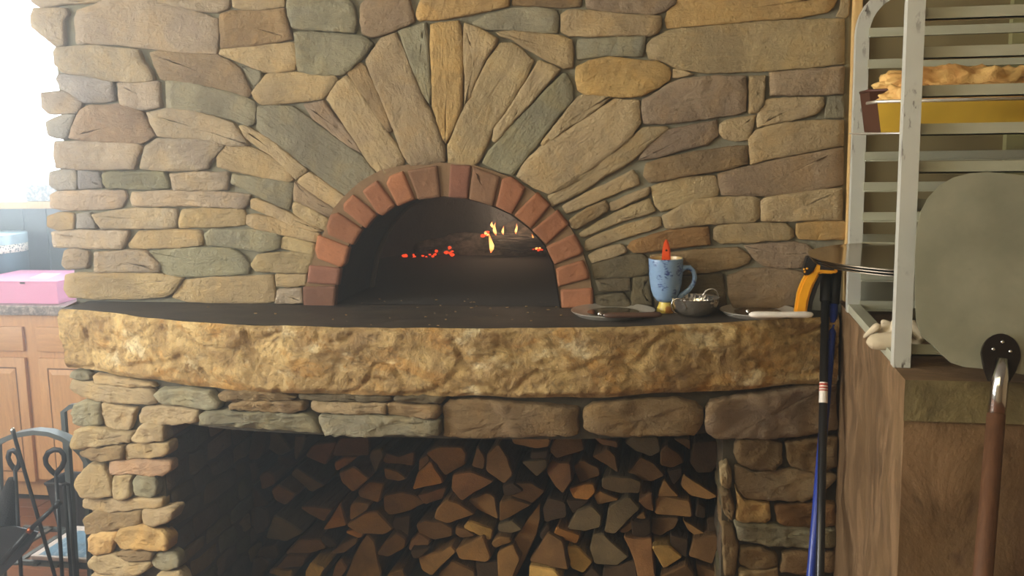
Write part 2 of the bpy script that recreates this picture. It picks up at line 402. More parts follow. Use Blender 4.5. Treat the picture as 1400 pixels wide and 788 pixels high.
# E5: 90+x/4.924, 500+y/4.924   E6: 90+x/5.323, 640+y/5.323   F4: 980+x/2.94, 520+y/2.94
BASE_STONES = """
E5 g 25,52 120,47 160,62 152,103 60,88 22,78
E5 t 187,66 330,80 560,128 590,153 450,143 300,130 200,118
E5 t 40,102 180,124 330,139 480,158 582,173 597,215 608,253 560,262 430,252 300,247 170,222 60,192 17,150
E5 g 593,192 640,168 780,168 958,178 982,220 1026,260 1017,293 960,302 850,287 720,262 622,255
E5 g 62,262 120,241 236,248 231,290 216,330 234,380 231,402 100,409 48,388 43,310
E5 t 257,253 350,278 471,293 436,370 411,437 300,429 263,408 244,350 229,310
E5 t 523,288 700,278 886,308 881,377 750,397 600,399 488,388 499,330
A3 g 1083,653 1200,645 1400,655 1655,663 1690,700 1725,762 1600,752 1400,735 1200,719 1088,713
A3 b 1178,543 1300,538 1480,548 1580,571 1575,578 1400,582 1250,587 1193,578
A3 b 1238,607 1300,595 1500,593 1622,598 1636,640 1560,649 1379,642 1233,630
B3 d 228,553 450,558 727,563 717,583 600,587 450,582 300,582 233,573
B3 t 293,592 340,602 450,602 697,602 697,657 550,655 350,647 294,630
B3 d 748,567 900,563 1006,573 997,598 850,597 744,583
B3 b 708,603 977,613 986,650 977,677 850,677 708,662
B3 g 333,668 550,668 850,688 982,693 982,772 800,772 500,772 374,762 349,710
B3 b 1009,617 1033,593 1200,583 1400,603 1730,628 1730,767 1500,777 1300,782 1013,782
C3 b 384,640 422,613 600,593 900,583 976,602 1026,640 1026,700 987,767 800,767 600,777 452,762 389,730
C3 p 1044,660 1063,603 1200,573 1400,543 1600,513 1746,503 1751,737 1600,772 1379,787 1100,787 1049,760
F4 b 82,242 200,237 257,261 262,328 228,362 150,362 93,338 73,290
F4 b 278,257 400,242 482,233 482,348 400,382 293,343
F4 q 73,353 150,378 250,373 330,363 478,383 482,400 398,468 350,487 200,482 112,477 83,430
F4 y 73,433 102,492 208,502 212,560 202,579 100,572 78,558 88,500
F4 c 238,512 365,502 478,502 477,587 360,602 243,573
F4 g 73,582 200,594 380,607 477,602 477,667 350,672 200,667 92,648
F4 b 93,682 180,678 237,707 242,748 150,765 93,743
F4 b 268,702 350,687 477,692 477,773 350,785 258,773
F4 t 92,775 150,772 245,760 250,860 90,860
F4 t 18,352 40,333 58,400 53,437 18,418
F4 b 13,452 48,452 67,520 58,567 33,540
F4 b 24,580 60,590 80,650 82,700 70,780 30,785
E5 t 33,540 60,453 100,423 200,418 330,453 436,462 427,517 330,527 200,542 90,567 38,562
E5 t 449,490 492,418 540,403 647,413 652,512 580,512 520,527 463,512
E5 b 73,592 150,568 381,543 381,632 250,642 180,642 87,617
E5 t 394,547 500,528 687,523 687,588 658,607 550,622 404,637
E6 t 67,130 82,72 112,33 170,-18 248,-12 300,60 316,155 321,212 200,219 112,215 88,195
E5 k 288,662 330,648 500,643 686,662 687,718 648,747 560,742 460,727 400,732 293,732
E6 t 348,62 420,53 486,58 452,110 461,170 466,213 400,227 354,222 348,150
E6 g 474,112 502,65 600,68 641,92 646,150 636,212 560,222 498,217 484,160
E6 t 123,237 300,235 500,233 697,231 697,287 550,297 400,315 250,327 182,307 123,293
E6 b 123,382 202,321 330,338 536,318 536,412 420,432 300,462 180,491 128,487
E6 t 549,317 700,308 795,303 777,367 738,397 640,427 554,418
E6 y 168,502 260,483 356,473 336,530 317,617 220,636 173,608
E6 y 349,542 373,467 500,433 580,438 717,492 746,540 727,602 650,607 520,587 382,597
E6 b 343,642 420,615 520,608 621,632 617,667 560,682 452,672
E6 t 153,692 192,658 320,648 450,683 606,693 597,737 540,777 380,787 222,767 158,728
E6 g 634,643 750,623 797,652 816,728 702,749 643,718 624,680
E6 t 193,778 300,792 500,812 545,860 600,900 190,900
E6 t 655,790 820,765 860,830 860,900 650,900
"""
# front ends of the firewood: "<tile> <colour> polygon"
LOGS = """
B4 s 40,30 120,20 205,100 130,135 40,90
B4 s 208,32 268,37 245,110 215,162 207,120
B4 m 332,77 423,73 408,120 373,187 272,140 302,92
B4 b 460,42 608,42 608,138 540,138 415,142 433,80
B4 o 424,180 470,152 538,152 500,183 432,222
B4 t 442,240 535,193 617,255 515,342 452,290
B4 s 620,117 680,97 690,130 640,236 607,150
B4 b 684,125 770,150 857,115 848,188 684,180
B4 t 682,212 760,222 818,255 770,273 692,268
B4 t 928,112 990,88 1100,97 1123,140 1118,198 1015,247 987,190
B4 o 935,178 998,270 1003,288 852,312 872,240
B4 b 1190,93 1233,150 1228,208 1162,198
B4 b 1300,82 1350,140 1388,230 1340,282 1237,228 1242,140
B4 m 1062,242 1160,228 1277,280 1190,328 1105,382 1057,320
B4 t 1152,385 1250,332 1288,352 1308,478 1200,438 1137,395
B4 b 17,250 60,218 103,236 98,288 22,332
B4 t 82,330 130,293 217,345 150,412 97,385
B4 s 187,238 220,205 368,298 295,338
B4 b 230,430 300,418 420,420 370,492 280,458
B4 o 445,403 488,518 372,528
B4 s 103,457 180,492 258,545 150,608 38,598
B4 t 512,410 532,387 608,402 598,430 512,482
B4 t 545,340 610,283 688,292 668,382 560,363
B4 t 697,352 770,332 838,352 906,400 820,442 720,457 697,420
B4 m 877,345 1023,312 1000,377 912,397
B4 t 502,500 580,452 640,442 727,552 690,567 562,547
B4 t 1032,372 1100,402 1172,465 1030,507 962,475 982,420
B4 y 1122,520 1150,492 1272,545 1263,597 1180,553
B4 t 1320,382 1379,373 1478,415 1379,462 1317,490
B4 b 862,520 900,493 1000,493 1063,530 1058,568 950,597 870,558
B4 d 742,480 828,463 823,577 780,562 737,520
B4 t 602,562 640,602 678,768 640,860 460,860 482,790 522,700 562,622
B4 o 485,547 560,543 578,568 560,582
B4 d 362,560 420,600 438,628 390,638 352,600
B4 b 538,582 548,600 480,657 392,672 460,620
B4 b 752,562 798,600 798,640 720,677 662,658 702,600
B4 m 832,600 880,562 938,600 918,638 822,648
B4 t 872,690 1000,662 1050,623 1078,650 1000,728 940,787 892,758
B4 t 1082,640 1220,583 1258,698 1240,717 1102,688
B4 b 1082,522 1130,533 1178,570 1100,587 1072,558
B4 t 1272,610 1308,578 1372,590 1372,608 1282,637
B4 t 1302,670 1379,622 1418,700 1379,800 1310,800
B4 b 982,780 1060,703 1178,760 1188,860 990,860
B4 t 712,780 790,743 808,800 800,860 715,860
B4 m 422,742 450,703 488,750 450,800 430,860 400,860
B4 y 262,780 290,723 368,742 340,800 320,860 262,860
B4 y 62,772 100,752 198,752 198,800 190,860 60,860
B4 b 172,650 240,592 338,602 368,650 280,667 192,667
B4 b 112,740 170,673 268,690 248,738 150,742
B4 d 22,640 100,623 118,680 100,702 12,688
B4 d -40,702 10,693 73,720 30,800 -40,800
B4 d -60,500 0,423 58,432 78,500 40,547 -40,567
B4 s 1302,520 1379,483 1438,530 1379,557 1302,552
B4 d 852,690 832,652 868,650 930,645 880,686
B4 d 1182,722 1308,712 1298,860 1200,860
B4 d -90,20 30,2 37,100 20,148 -90,150
B4 b 882,160 928,133 936,165 872,226
B4 d 1332,302 1379,285 1438,330 1379,352 1337,352
B4 d 112,150 190,148 198,195 122,190
B4 d -90,170 0,170 10,240 -40,300 -90,290
B4 d -90,310 10,340 70,400 -10,415 -90,400
C4 t 0,45 100,43 207,50 198,88 130,102 5,70
C4 b 228,45 368,42 388,113 242,147 212,110
C4 m 432,42 568,62 573,93 480,78
C4 b 432,150 520,98 553,130 573,232 520,198
C4 s 608,70 640,43 788,43 802,110 750,137 662,108
C4 b 802,112 832,78 898,130 926,185 860,212 802,188
C4 d 982,62 1098,52 1108,180 1078,238 1000,238 962,180
C4 b 872,52 958,47 962,108 920,78
C4 b 622,240 690,153 760,182 822,240 750,272 652,258
C4 m 182,230 202,177 313,182 323,270 275,332 232,298
C4 b 332,192 380,163 468,202 476,240 370,292 342,230
C4 o 307,320 380,297 438,292 452,330 400,382 332,368
C4 t 442,350 470,328 576,375 460,407
C4 s 487,260 530,243 640,262 697,290 687,348 580,343 492,310
C4 m 682,385 748,333 762,447 720,428
C4 t 772,390 790,365 958,382 972,453 772,458
C4 t 820,270 897,357 785,357
C4 t 922,252 1000,292 1106,350 1060,367 960,353 912,310
C4 d 838,222 915,205 915,250 870,296
C4 d 192,372 288,392 298,458 180,497 167,440
C4 s 303,530 350,442 430,413 482,470 478,518 400,542
C4 s 502,540 522,422 630,368 687,430 620,488 550,552
C4 t 583,542 710,443 722,480 620,552 592,558
C4 b 742,482 898,472 878,520 800,567 752,558
C4 t 922,492 980,522 1048,560 1000,577 950,543
C4 d 1052,482 1100,472 1128,540 1062,548
C4 b 957,690 977,592 1103,558 1108,620 1080,727
C4 o 222,570 242,523 368,577 348,617
C4 b 92,713 142,652 192,563 270,602 308,737 200,727
C4 y 297,632 350,632 432,720 388,770 322,738
C4 s 422,640 442,562 490,553 627,680 560,737 442,737
C4 m 602,582 700,602 748,592 768,800 760,860 702,860 652,680
C4 y 757,622 850,632 917,700 820,752 792,700
C4 b 802,782 940,728 978,780 1000,860 802,860
C4 b 992,732 1088,752 1098,800 1090,860 1010,860
C4 d 492,762 660,703 690,860 480,860
C4 d 360,860 388,788 428,738 486,788 475,860
C4 t 0,612 110,452 153,393 148,480 128,560 88,650 28,770 -20,860 -60,860 -62,700
C4 b 2,282 100,292 172,340 110,397 40,367 -28,330
C4 s 52,172 188,157 188,200 130,257
C4 d 102,122 198,112 188,150 100,158
C4 y 92,745 228,748 268,788 260,860 90,860
C4 d 152,570 190,512 202,530 172,600
C4 d 852,562 948,592 940,690 860,640
C4 d 1002,392 1038,420 1038,478 990,468
C4 d 642,482 700,500 745,492 747,568 700,580 652,567
C4 d 292,382 420,382 330,447
C4 d 270,790 350,780 358,860 270,860
"""

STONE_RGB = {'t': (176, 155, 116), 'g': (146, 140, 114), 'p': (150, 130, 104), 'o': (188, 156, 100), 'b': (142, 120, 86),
             'w': (174, 158, 134), 'd': (106, 96, 74), 'y': (196, 164, 108), 'r': (154, 103, 72), 'v': (152, 146, 136),
             'q': (164, 145, 110), 'c': (152, 116, 72), 'k': (168, 138, 106)}
TILE = {}
for _c, _L in enumerate('ABCD'):
    for _w in range(4):
        TILE['%s%d' % (_L, _w + 1)] = (350.0 * _c, 588.0 if _w == 3 else 200.0 * _w, 3.94, 3.94)
TILE['E5'] = (90, 500, 4.924, 4.924); TILE['E6'] = (90, 640, 5.323, 5.323); TILE['F4'] = (980, 520, 2.94, 2.94)
def outlines(txt):
    for ln in txt.strip().split('\n'):
        w = ln.split(); ox, oy, sx, sy = TILE[w[0]]
        yield w[1], [(ox + float(q.split(',')[0]) / sx, oy + float(q.split(',')[1]) / sy) for q in w[2:]]

def area2(p):
    return sum(p[i][0]*p[(i+1) % len(p)][1] - p[(i+1) % len(p)][0]*p[i][1] for i in range(len(p)))
def soften(p, cut, step, rnd, jit):
    """cut corners, resample to even steps, jitter"""
    q = []
    n = len(p)
    for i in range(n):
        a, b = Vector(p[i]), Vector(p[(i+1) % n])
        L = (b-a).length; c = min(cut, L*.3)
        d = (b-a).normalized()
        q += [a + d*c, b - d*c]
    out = []
    for i in range(len(q)):
        a, b = q[i], q[(i+1) % len(q)]
        k = max(1, int(round((b-a).length/step)))
        nrm = Vector(((b-a).y, -(b-a).x)); nrm = nrm.normalized() if nrm.length > 0 else nrm
        for j in range(k):
            out.append(a.lerp(b, j/k) + nrm * rnd.uniform(-jit, jit))
    return [(v_.x, v_.y) for v_ in out]
def inset(p, d):
    n = len(p); out = []; s = 1 if area2(p) > 0 else -1
    for i in range(n):
        a, b, c = Vector(p[i-1]), Vector(p[i]), Vector(p[(i+1) % n])
        t1, t2 = (b-a), (c-b)
        n1 = Vector((-t1.y, t1.x)).normalized() * s if t1.length else Vector((0, 0))
        n2 = Vector((-t2.y, t2.x)).normalized() * s if t2.length else Vector((0, 0))
        m = (n1+n2)
        m = m.normalized() if m.length > 1e-4 else n1
        out.append((b.x + m.x*d, b.y + m.y*d))
    return out

def make_stone(name, poly, lift, depth, colour, mat, parent, rnd, rough=1.0, cut=1.6, step=7, jit=.55, back=.02, edge=1.1, grow=2.1):
    """one stone from its outline; lift(px, py, out) gives the room point standing `out` metres proud of the wall"""
    if area2(poly) < 0: poly = poly[::-1]
    poly = inset(poly, -grow)
    o = soften(poly, cut, step, rnd, jit)
    n = len(o)
    cx, cy = sum(p[0] for p in o)/n, sum(p[1] for p in o)/n
    rings = [(o, -back), (o, depth*.35), (inset(o, edge*.45), depth*.8), (inset(o, edge*1.4), depth)]
    base_in = inset(o, edge*2.2)
    for s in (.84, .66, .48, .3, .13):
        rings.append(([(cx+(x-cx)*s, cy+(y-cy)*s) for x, y in base_in], depth))
    seed = rnd.uniform(0, 100)
    P = []
    tilt = (rnd.uniform(-1, 1), rnd.uniform(-1, 1))
    w = max(abs(p[0]-cx) for p in o) + 1; h_ = max(abs(p[1]-cy) for p in o) + 1
    for k, (ring, out) in enumerate(rings):
        for (x, y) in ring:
            q = lift(x, y, depth)
            e = out
            if k >= 2:
                nz = noise.noise(Vector((q.x*11+seed, q.z*11, seed))) + .7*noise.noise(Vector((q.x*34, q.z*34, seed))) + .35*noise.noise(Vector((q.x*80, q.z*80, seed)))
                e += depth*rough*(.26*nz + .10*(tilt[0]*(x-cx)/w + tilt[1]*(y-cy)/h_)) * (1 if k > 2 else .5)
                if k > 3: e += depth*.03
            P.append(Vector((q.x, q.y - (e - depth), q.z)))
    q = lift(cx, cy, depth); P.append(Vector((q.x, q.y - depth*.1, q.z)))
    F = []
    for k in range(len(rings)-1):
        F += [(k*n+i, k*n+(i+1) % n, (k+1)*n+(i+1) % n, (k+1)*n+i) for i in range(n)]
    L = (len(rings)-1)*n
    F += [(L+i, L+(i+1) % n, len(P)-1) for i in range(n)]
    # local axes: X along the stone's length
    pts = np.array([(v_.x, v_.z) for v_ in P[:n]]); c0 = pts.mean(0)
    ev, evec = np.linalg.eigh(np.cov((pts-c0).T)); ax = evec[:, 1]
    if ax[0] < 0: ax = -ax
    ang = math.atan2(ax[1], ax[0])
    org = Vector((c0[0], sum(v_.y for v_ in P)/len(P), c0[1]))
    R = Matrix.Rotation(-ang, 4, 'Y')
    MW = Matrix.Translation(org) @ R; inv = MW.inverted()
    me = bpy.data.meshes.new(name)
    me.from_pydata([tuple(inv @ v_) for v_ in P], [], F)
    bm = bmesh.new(); bm.from_mesh(me)
    bmesh.ops.recalc_face_normals(bm, faces=bm.faces[:]); bm.to_mesh(me); bm.free()
    # the back is open, so make sure the front looks at the room
    if (MW.to_3x3() @ me.polygons[len(F)-1].normal).y > 0: me.flip_normals()
    ob = link(name, me, mat, None, True)
    ob.matrix_basis = MW
    ob.parent = parent; ob.matrix_parent_inverse = parent.matrix_basis.inverted()
    c = lin(*STONE_RGB[colour]); f = rnd.uniform(.9, 1.1)
    ob.color = (c[0]*f*rnd.uniform(.98, 1.02), c[1]*f, c[2]*f*rnd.uniform(.95, 1.05), 1)
    return ob

# ================================================================== the room
ZH = 1.171            # hearth and oven floor
ZS = 1.004            # underside of the hearth slab
XL, XR = -1.74, 0.362 # left end of the stone wall, right end at the trim
rnd = random.Random(7)

M['paint_olive'] = plain('olive_paint', (132, 118, 78), .7, var=.12, scale=3)
M['paint_white'] = plain('white_paint', (226, 228, 228), .6, var=.03)
M['paint_slate'] = plain('slate_paint', (96, 112, 118), .6, var=.06)
M['pine'] = None
def wood_mat(name, a, b, grain=(2, 40, 2), rough=.45, bstr=.15):
    t = NT(name); v_ = t.coord(grain, rnd=True)
    g = t.noise(v_, 3.0, 8, .65, .6); f = t.noise(v_, 14.0, 4, .6)
    c = t.mix(t.ramp(g, [(.32, 0), (.7, 1)]), lin(*a), lin(*b))
    c = t.mix(t.math('MULTIPLY', t.ramp(f, [(.3, 1), (.5, 0)]), .35), c, [x*.72 for x in lin(*a)])
    t.base(c); t.bump(f, bstr, .003)
    return t.set(Roughness=rough)
M['pine'] = wood_mat('pine', (212, 172, 108), (230, 196, 130), (40, 40, 3))
M['oak'] = wood_mat('oak_upright', (196, 146, 94), (224, 178, 122), (30, 30, 2.2))
M['oak_flat'] = wood_mat('oak_level', (196, 146, 94), (224, 178, 124), (2.2, 30, 30))
M['floor_wood'] = wood_mat('floor_wood', (112, 68, 42), (142, 90, 56), (2, 30, 30), .35)

arch_in = [(458,421),(459,405),(462,390),(466,367),(473,350),(480,335),(491,318),(502,305),(515,293),(530,285),(543,280),(568,272),
           (600,268),(638,270.5),(674,281),(700,293),(726,313),(746,335),(757,360),(762,390),(767,421)]
arch_out = [(415,423),(417,395),(424,366),(432,338),(444,315),(452,290),(470,268),(495,246),(520,233),(555,225),(600,222),(650,226),
            (690,239),(706,248),(731,262),(756,285),(778,308),(792,332),(806,372),(812,421)]

def wall_with_arch():
    bm = bmesh.new()
    out = [(XL, 0, ZS), (XR, 0, ZS), (XR, 0, 2.7), (XL, 0, 2.7)]
    hole = [onY(x, y, 0) for x, y in arch_in]
    hole[0].z = hole[-1].z = ZH - .02
    loops = []
    for L in (out, hole):
        vv = [bm.verts.new(p) for p in L]
        loops += [bm.edges.new((vv[i], vv[(i+1) % len(vv)])) for i in range(len(vv))]
    bmesh.ops.triangle_fill(bm, use_beauty=True, edges=loops)
    mb = MB().bm(bm)
    mb.add([(XL,0,ZS),(XL,1.5,ZS),(XL,1.5,2.7),(XL,0,2.7)], [(0,1,2,3)])
    mb.add([(XR,0,ZS),(XR,1.5,ZS),(XR,1.5,2.7),(XR,0,2.7)], [(0,3,2,1)])
    mb.add([(XL,1.5,ZS),(XR,1.5,ZS),(XR,1.5,2.7),(XL,1.5,2.7)], [(0,1,2,3)])
    return mb.build('wall_back', M['mortar'], fix=False)
wall_back = tag(wall_with_arch(), 'rough natural stone wall with mortar joints around the arched oven mouth', kind='structure')

def lift_wall(x, y, out): return onY(x, y, -out)
for col, poly in outlines(WALL_STONES):
    make_stone('stone', poly, lift_wall, rnd.uniform(.009, .017), col, M['stone'], wall_back, rnd)

# the courses go on above the top of the photograph
rt = random.Random(31)
for y1_, h_ in ((-13, 34), (-50, 42), (-95, 30)):
    x = 48 + rt.uniform(-6, 10)
    while x < 1150:
        w = min(rt.uniform(70, 210), 1158 - x); w = w if 1158 - x - w > 40 else 1158 - x
        j = lambda: rt.uniform(-4, 4)
        make_stone('stone', [(x+2, y1_-3+j()), (x+w*.5, y1_+j()), (x+w-3, y1_-2+j()), (x+w-2+j(), y1_-h_*.5), (x+w-4, y1_-h_+2+j()), (x+w*.45, y1_-h_+j()), (x+3, y1_-h_+3+j()), (x+1+j()*.5, y1_-h_*.5)],
                   lift_wall, rt.uniform(.009, .017), rt.choice('tttwgpbo'), M['stone'], wall_back, rt)
        x += w
# wall beyond the trim, behind the rack
MB().box((XR, 0, 0), (2.3, .1, 2.7)).build('wall_right', M['paint_olive'])
tag(bpy.data.objects['wall_right'], 'plain olive painted wall behind the baking rack', kind='structure')
MB().box((.366, -.028, 1.197), (.388, -.0005, 2.7), bev=.003).build('trim_1', M['pine'])
tag(bpy.data.objects['trim_1'], 'narrow pine trim strip where stone wall meets olive wall', kind='structure')
# wall of the kitchen beyond, with the bright window
WY, WZ = 1.98, 1.335
WX0, WX1, WZ1 = -4.15, -1.9, 2.45
mb = MB()
mb.box((-4.3, WY, 0), (-1.2, WY+.12, WZ)); mb.box((-4.3, WY, WZ1), (-1.2, WY+.12, 2.7))
mb.box((-4.3, WY, WZ), (WX0, WY+.12, WZ1)); mb.box((WX1, WY, WZ), (-1.2, WY+.12, WZ1))
tag(mb.build('wall_left', M['paint_slate']), 'slate kitchen wall below and beside the bright window', kind='structure')
g = NT('window_glass'); _tr = g.n('BsdfTransparent'); _gl = g.n('BsdfGlossy', i_Roughness=.02); _mx = g.n('MixShader', i_Fac=.06)
g.l(_tr.outputs[0], _mx.inputs[1]); g.l(_gl.outputs[0], _mx.inputs[2]); g.l(_mx.outputs[0], g.t.nodes['Material Output'].inputs['Surface'])
win = MB()
win.box((WX0, WY+.02, WZ), (WX0+.05, WY+.09, WZ1)); win.box((WX1-.05, WY+.02, WZ), (WX1, WY+.09, WZ1))
win.box((WX0, WY+.02, WZ1-.05), (WX1, WY+.09, WZ1))
win = tag(win.build('window_1', M['paint_white']), 'bright overexposed kitchen window left of the stone wall', kind='structure')
MB().box((WX0, WY+.05, WZ), (WX1, WY+.054, WZ1)).build('pane', g.m, win)
MB().box((WX0, WY+.03, 2.06), (WX1, WY+.08, 2.085)).build('glazing_bar', M['paint_white'], win)
MB().box((WX0-.05, WY-.07, WZ-.035), (WX1+.05, WY+.03, WZ), bev=.004).build('window_sill', M['pine'], win)
for x in (-3.38, -3.25): MB().box((x, WY-.012, .93), (x+.055, WY-.0005, WZ-.036)).build('panel_strip', M['paint_slate'], win)
# floor with boards, ceiling, the walls that close the room
M['floor_gap'] = plain('floor_gap', (44, 30, 20), .8)
fl = tag(MB().box((-4.3, -4.6, -.1), (2.3, 2.1, -.012)).build('floor', M['floor_gap']), 'reddish brown wooden board floor', kind='structure')
bme = None
for k in range(16):
    y0 = -.2 + k*.1
    for x0, x1 in ((-4.25, -3.2 + .3*(k % 2)), (-3.197 + .3*(k % 2), -1.8)):
        MB().box((x0, y0+.001, -.02), (x1, y0+.098, 0), bev=.002).build('floor_board', M['floor_wood'], fl)
MB().box((-4.3, -4.6, -.014), (2.3, -.2, 0)).build('floor_boards_outside_view', M['floor_wood'], fl)['kind'] = 'stuff'
tag(MB().box((-4.4, -4.7, 2.7), (2.4, 2.1, 2.8)).build('ceiling', M['paint_white']), 'white ceiling', kind='structure')
M['paint_warm'] = plain('warm_paint', (196, 176, 140), .8, var=.03)
tag(MB().box((2.3, -4.6, 0), (2.4, .1, 2.7)).build('wall_far_right', M['paint_warm']), 'warm painted wall at the right of the room', kind='structure')
tag(MB().box((-4.4, -4.7, 0), (2.4, -4.6, 2.7)).build('wall_front', M['paint_warm']), 'warm painted wall behind the camera', kind='structure')
mb = MB()
mb.box((-4.4, -4.6, 0), (-4.3, 2.1, .85)); mb.box((-4.4, -4.6, 2.5), (-4.3, 2.1, 2.7))
mb.box((-4.4, -4.6, .85), (-4.3, -3.4, 2.5)); mb.box((-4.4, -.7, .85), (-4.3, 2.1, 2.5))
tag(mb.build('wall_far_left', M['paint_warm']), 'warm painted wall with the large daylight opening at the left', kind='structure')

hz = MB().box((-4.29, -4.59, .003), (2.29, 1.97, 2.69)).build('glare_haze', _hm)
tag(hz, 'thin added haze that imitates glare from the bright window', 'smoke', kind='stuff')
# ================================================================== oven
t = NT('soot'); v_ = t.coord()
c = t.mix(t.ramp(t.noise(v_, 5, 6, .7), [(.35, 0), (.75, 1)]), lin(38, 35, 32), lin(78, 70, 60))
t.base(c); t.bump(t.noise(v_, 18, 8, .7), .7, .02); M['soot'] = t.set(Roughness=.9)
t = NT('hearth_top'); v_ = t.coord((1, 3.2, 1))
a = t.noise(v_, 5, 6, .65, .5); b_ = t.noise(t.coord(), 70, 4, .6)
c = t.mix(t.ramp(a, [(.35, 0), (.72, 1)]), lin(46, 41, 36), lin(84, 74, 60))
c = t.mix(t.math('MULTIPLY', t.ramp(b_, [(.62, 0), (.75, 1)]), .4), c, lin(112, 98, 76))
t.base(c); t.bump(t.noise(t.coord(), 24, 6, .6), .25, .006); M['hearth_top'] = t.set(Roughness=.62, Specular_IOR_Level=.3)
M['oven_tiles'] = plain('oven_floor_tiles', (50, 46, 41), .95, var=.35, scale=7, bump=.3)
M['ring'] = plain('sooty_iron', (104, 92, 72), .7, var=.4, scale=12)

oven = thing('pizza_oven', (-.62, .6, ZH), 'soot black domed oven chamber behind the brick arch, fire glowing inside', 'oven')
prof = [onY(x, y, 0) for x, y in arch_in]; prof[0].z = prof[-1].z = ZH
pc = Vector((sum(p.x for p in prof)/len(prof), 0, ZH))
def ring_pts(Y, sx, sz): return [Vector((pc.x+(p.x-pc.x)*sx, Y, ZH+(p.z-ZH)*sz)) for p in prof]
def shell(sections, name, mat):
    mb = MB(); n = len(prof); P = []
    for s in sections: P += ring_pts(*s)
    mb.add(P, [(k*n+i, k*n+i+1, (k+1)*n+i+1, (k+1)*n+i) for k in range(len(sections)-1) for i in range(n-1)])
    return mb.build(name, mat, oven, smooth=True, fix=False)
shell([(-.022, 1, 1), (.30, 1, 1)], 'mouth_tunnel', M['soot'])
shell([(.325, 1.0, 1.0), (.325, 1.12, 1.12), (.42, 1.38, 1.3), (.62, 1.75, 1.5), (.85, 1.85, 1.55), (1.05, 1.7, 1.42), (1.25, 1.3, 1.15),
       (1.38, .8, .75), (1.43, .3, .3), (1.44, .01, .01)], 'dome', M['soot'])
shell([(.30, 1.0, 1.0), (.295, .965, .97), (.325, .965, .97), (.325, 1.0, 1.0)], 'iron_ring', M['ring'])
MB().add([(pc.x-.62, .0, ZH), (pc.x+.62, .0, ZH), (pc.x+.62, 1.45, ZH), (pc.x-.62, 1.45, ZH)], [(0, 1, 2, 3)]).build('oven_floor', M['oven_tiles'], oven, fix=False)

arch = thing('brick_arch', (pc.x, 0, ZH), 'half round arch of red bricks framing the black oven mouth', 'arch')
mb = MB()
def ring_strip(Y):
    # resample both arcs to the same count
    def rs(L, n):
        L = [Vector(p) for p in L]; d = [0]
        for a, b in zip(L, L[1:]): d.append(d[-1]+(b-a).length)
        out = []
        for k in range(n):
            s = d[-1]*k/(n-1); i = max(j for j in range(len(d)) if d[j] <= s+1e-6); i = min(i, len(L)-2)
            out.append(L[i].lerp(L[i+1], (s-d[i])/(d[i+1]-d[i])))
        return out
    A, B = rs(arch_in, 40), rs(arch_out, 40)
    return [onY(p.x, p.y, Y) for p in A], [onY(p.x, p.y, Y) for p in B]
A, B = ring_strip(-.014)
A2 = [Vector((p.x, .03, p.z)) for p in A]; B2 = [Vector((p.x, .002, p.z)) for p in B]
n = len(A)
mb.add(A+B+A2+B2, [(i, i+1, n+i+1, n+i) for i in range(n-1)] + [(n+i, n+i+1, 3*n+i+1, 3*n+i) for i in range(n-1)])
M['mortar_brick'] = plain('brick_mortar', (128, 102, 72), .95, var=.25, scale=30, bump=.5, bscale=90)
mb.build('mortar', M['mortar_brick'], arch)
BR = {7: (132, 98, 72), 8: (136, 92, 72), 9: (132, 100, 74), 0: (128, 92, 72), 1: (136, 94, 76)}
for i, (col, poly) in enumerate(outlines(BRICKS)):
    b = make_stone('brick', poly, lift_wall, .022, 'r', M['brick'], arch, rnd, rough=.25, cut=1.5, step=9, jit=.25, back=-.004, edge=.9, grow=1.4)
    if i in BR:
        b.color = lin(*BR[i]) + (1,)

# ---- fire: ash bank, charred log, embers, flames
def blob(mb, c, r, seed, amp=.25, freq=2.5, n=(20, 12), flat=0.0, mi=0, power=2.0, zmin=None):
    nu, nv = n; P = []
    for j in range(nv+1):
        ph = -math.pi/2 + math.pi*j/nv
        for i in range(nu):
            th = 2*math.pi*i/nu
            d = Vector((math.cos(ph)*math.cos(th), math.cos(ph)*math.sin(th), math.sin(ph)))
            if power != 2.0:
                k = (abs(d.x)**power+abs(d.y)**power+abs(d.z)**power)**(1/power); d = d/k
            f = 1 + amp*noise.noise(d*freq+Vector((seed, seed*.7, 0))) + amp*.5*noise.noise(d*freq*2.3+Vector((0, seed, 0)))
            p = Vector((c[0]+d.x*r[0]*f, c[1]+d.y*r[1]*f, c[2]+d.z*r[2]*f))
            if zmin is not None: p.z = max(p.z, zmin)
            P.append(p)
    F = [(j*nu+i, j*nu+(i+1) % nu, (j+1)*nu+(i+1) % nu, (j+1)*nu+i) for j in range(nv) for i in range(nu)]
    mb.add(P, F, mi); return mb
t = NT('ash'); v_ = t.coord()
c = t.mix(t.ramp(t.noise(v_, 22, 7, .7), [(.4, 0), (.68, 1)]), lin(60, 54, 49), lin(176, 162, 146))
t.base(c); t.bump(t.noise(v_, 40, 6, .7), .9, .02); M['ash'] = t.set(Roughness=.95)
mb = MB()
blob(mb, (-.52, 1.24, ZH+.02), (.22, .14, .13), 3, .35, 4, (40, 20), zmin=ZH-.005)
blob(mb, (-.84, 1.25, ZH), (.26, .12, .065), 8, .35, 4, (40, 16), zmin=ZH-.005)
tag(mb.build('ash_bed', M['ash'], smooth=True), 'bank of grey ash and cinders at the back of the oven', 'ash', kind='stuff')
t = NT('char'); v_ = t.coord((10, 60, 90))
t.base(t.mix(t.ramp(t.noise(v_, 1.5, 5), [(.45, 0), (.6, 1)]), lin(24, 22, 20), lin(120, 112, 104))); t.bump(t.noise(v_, 1.5, 5), 1.0, .03); M['char'] = t.set(Roughness=.95)
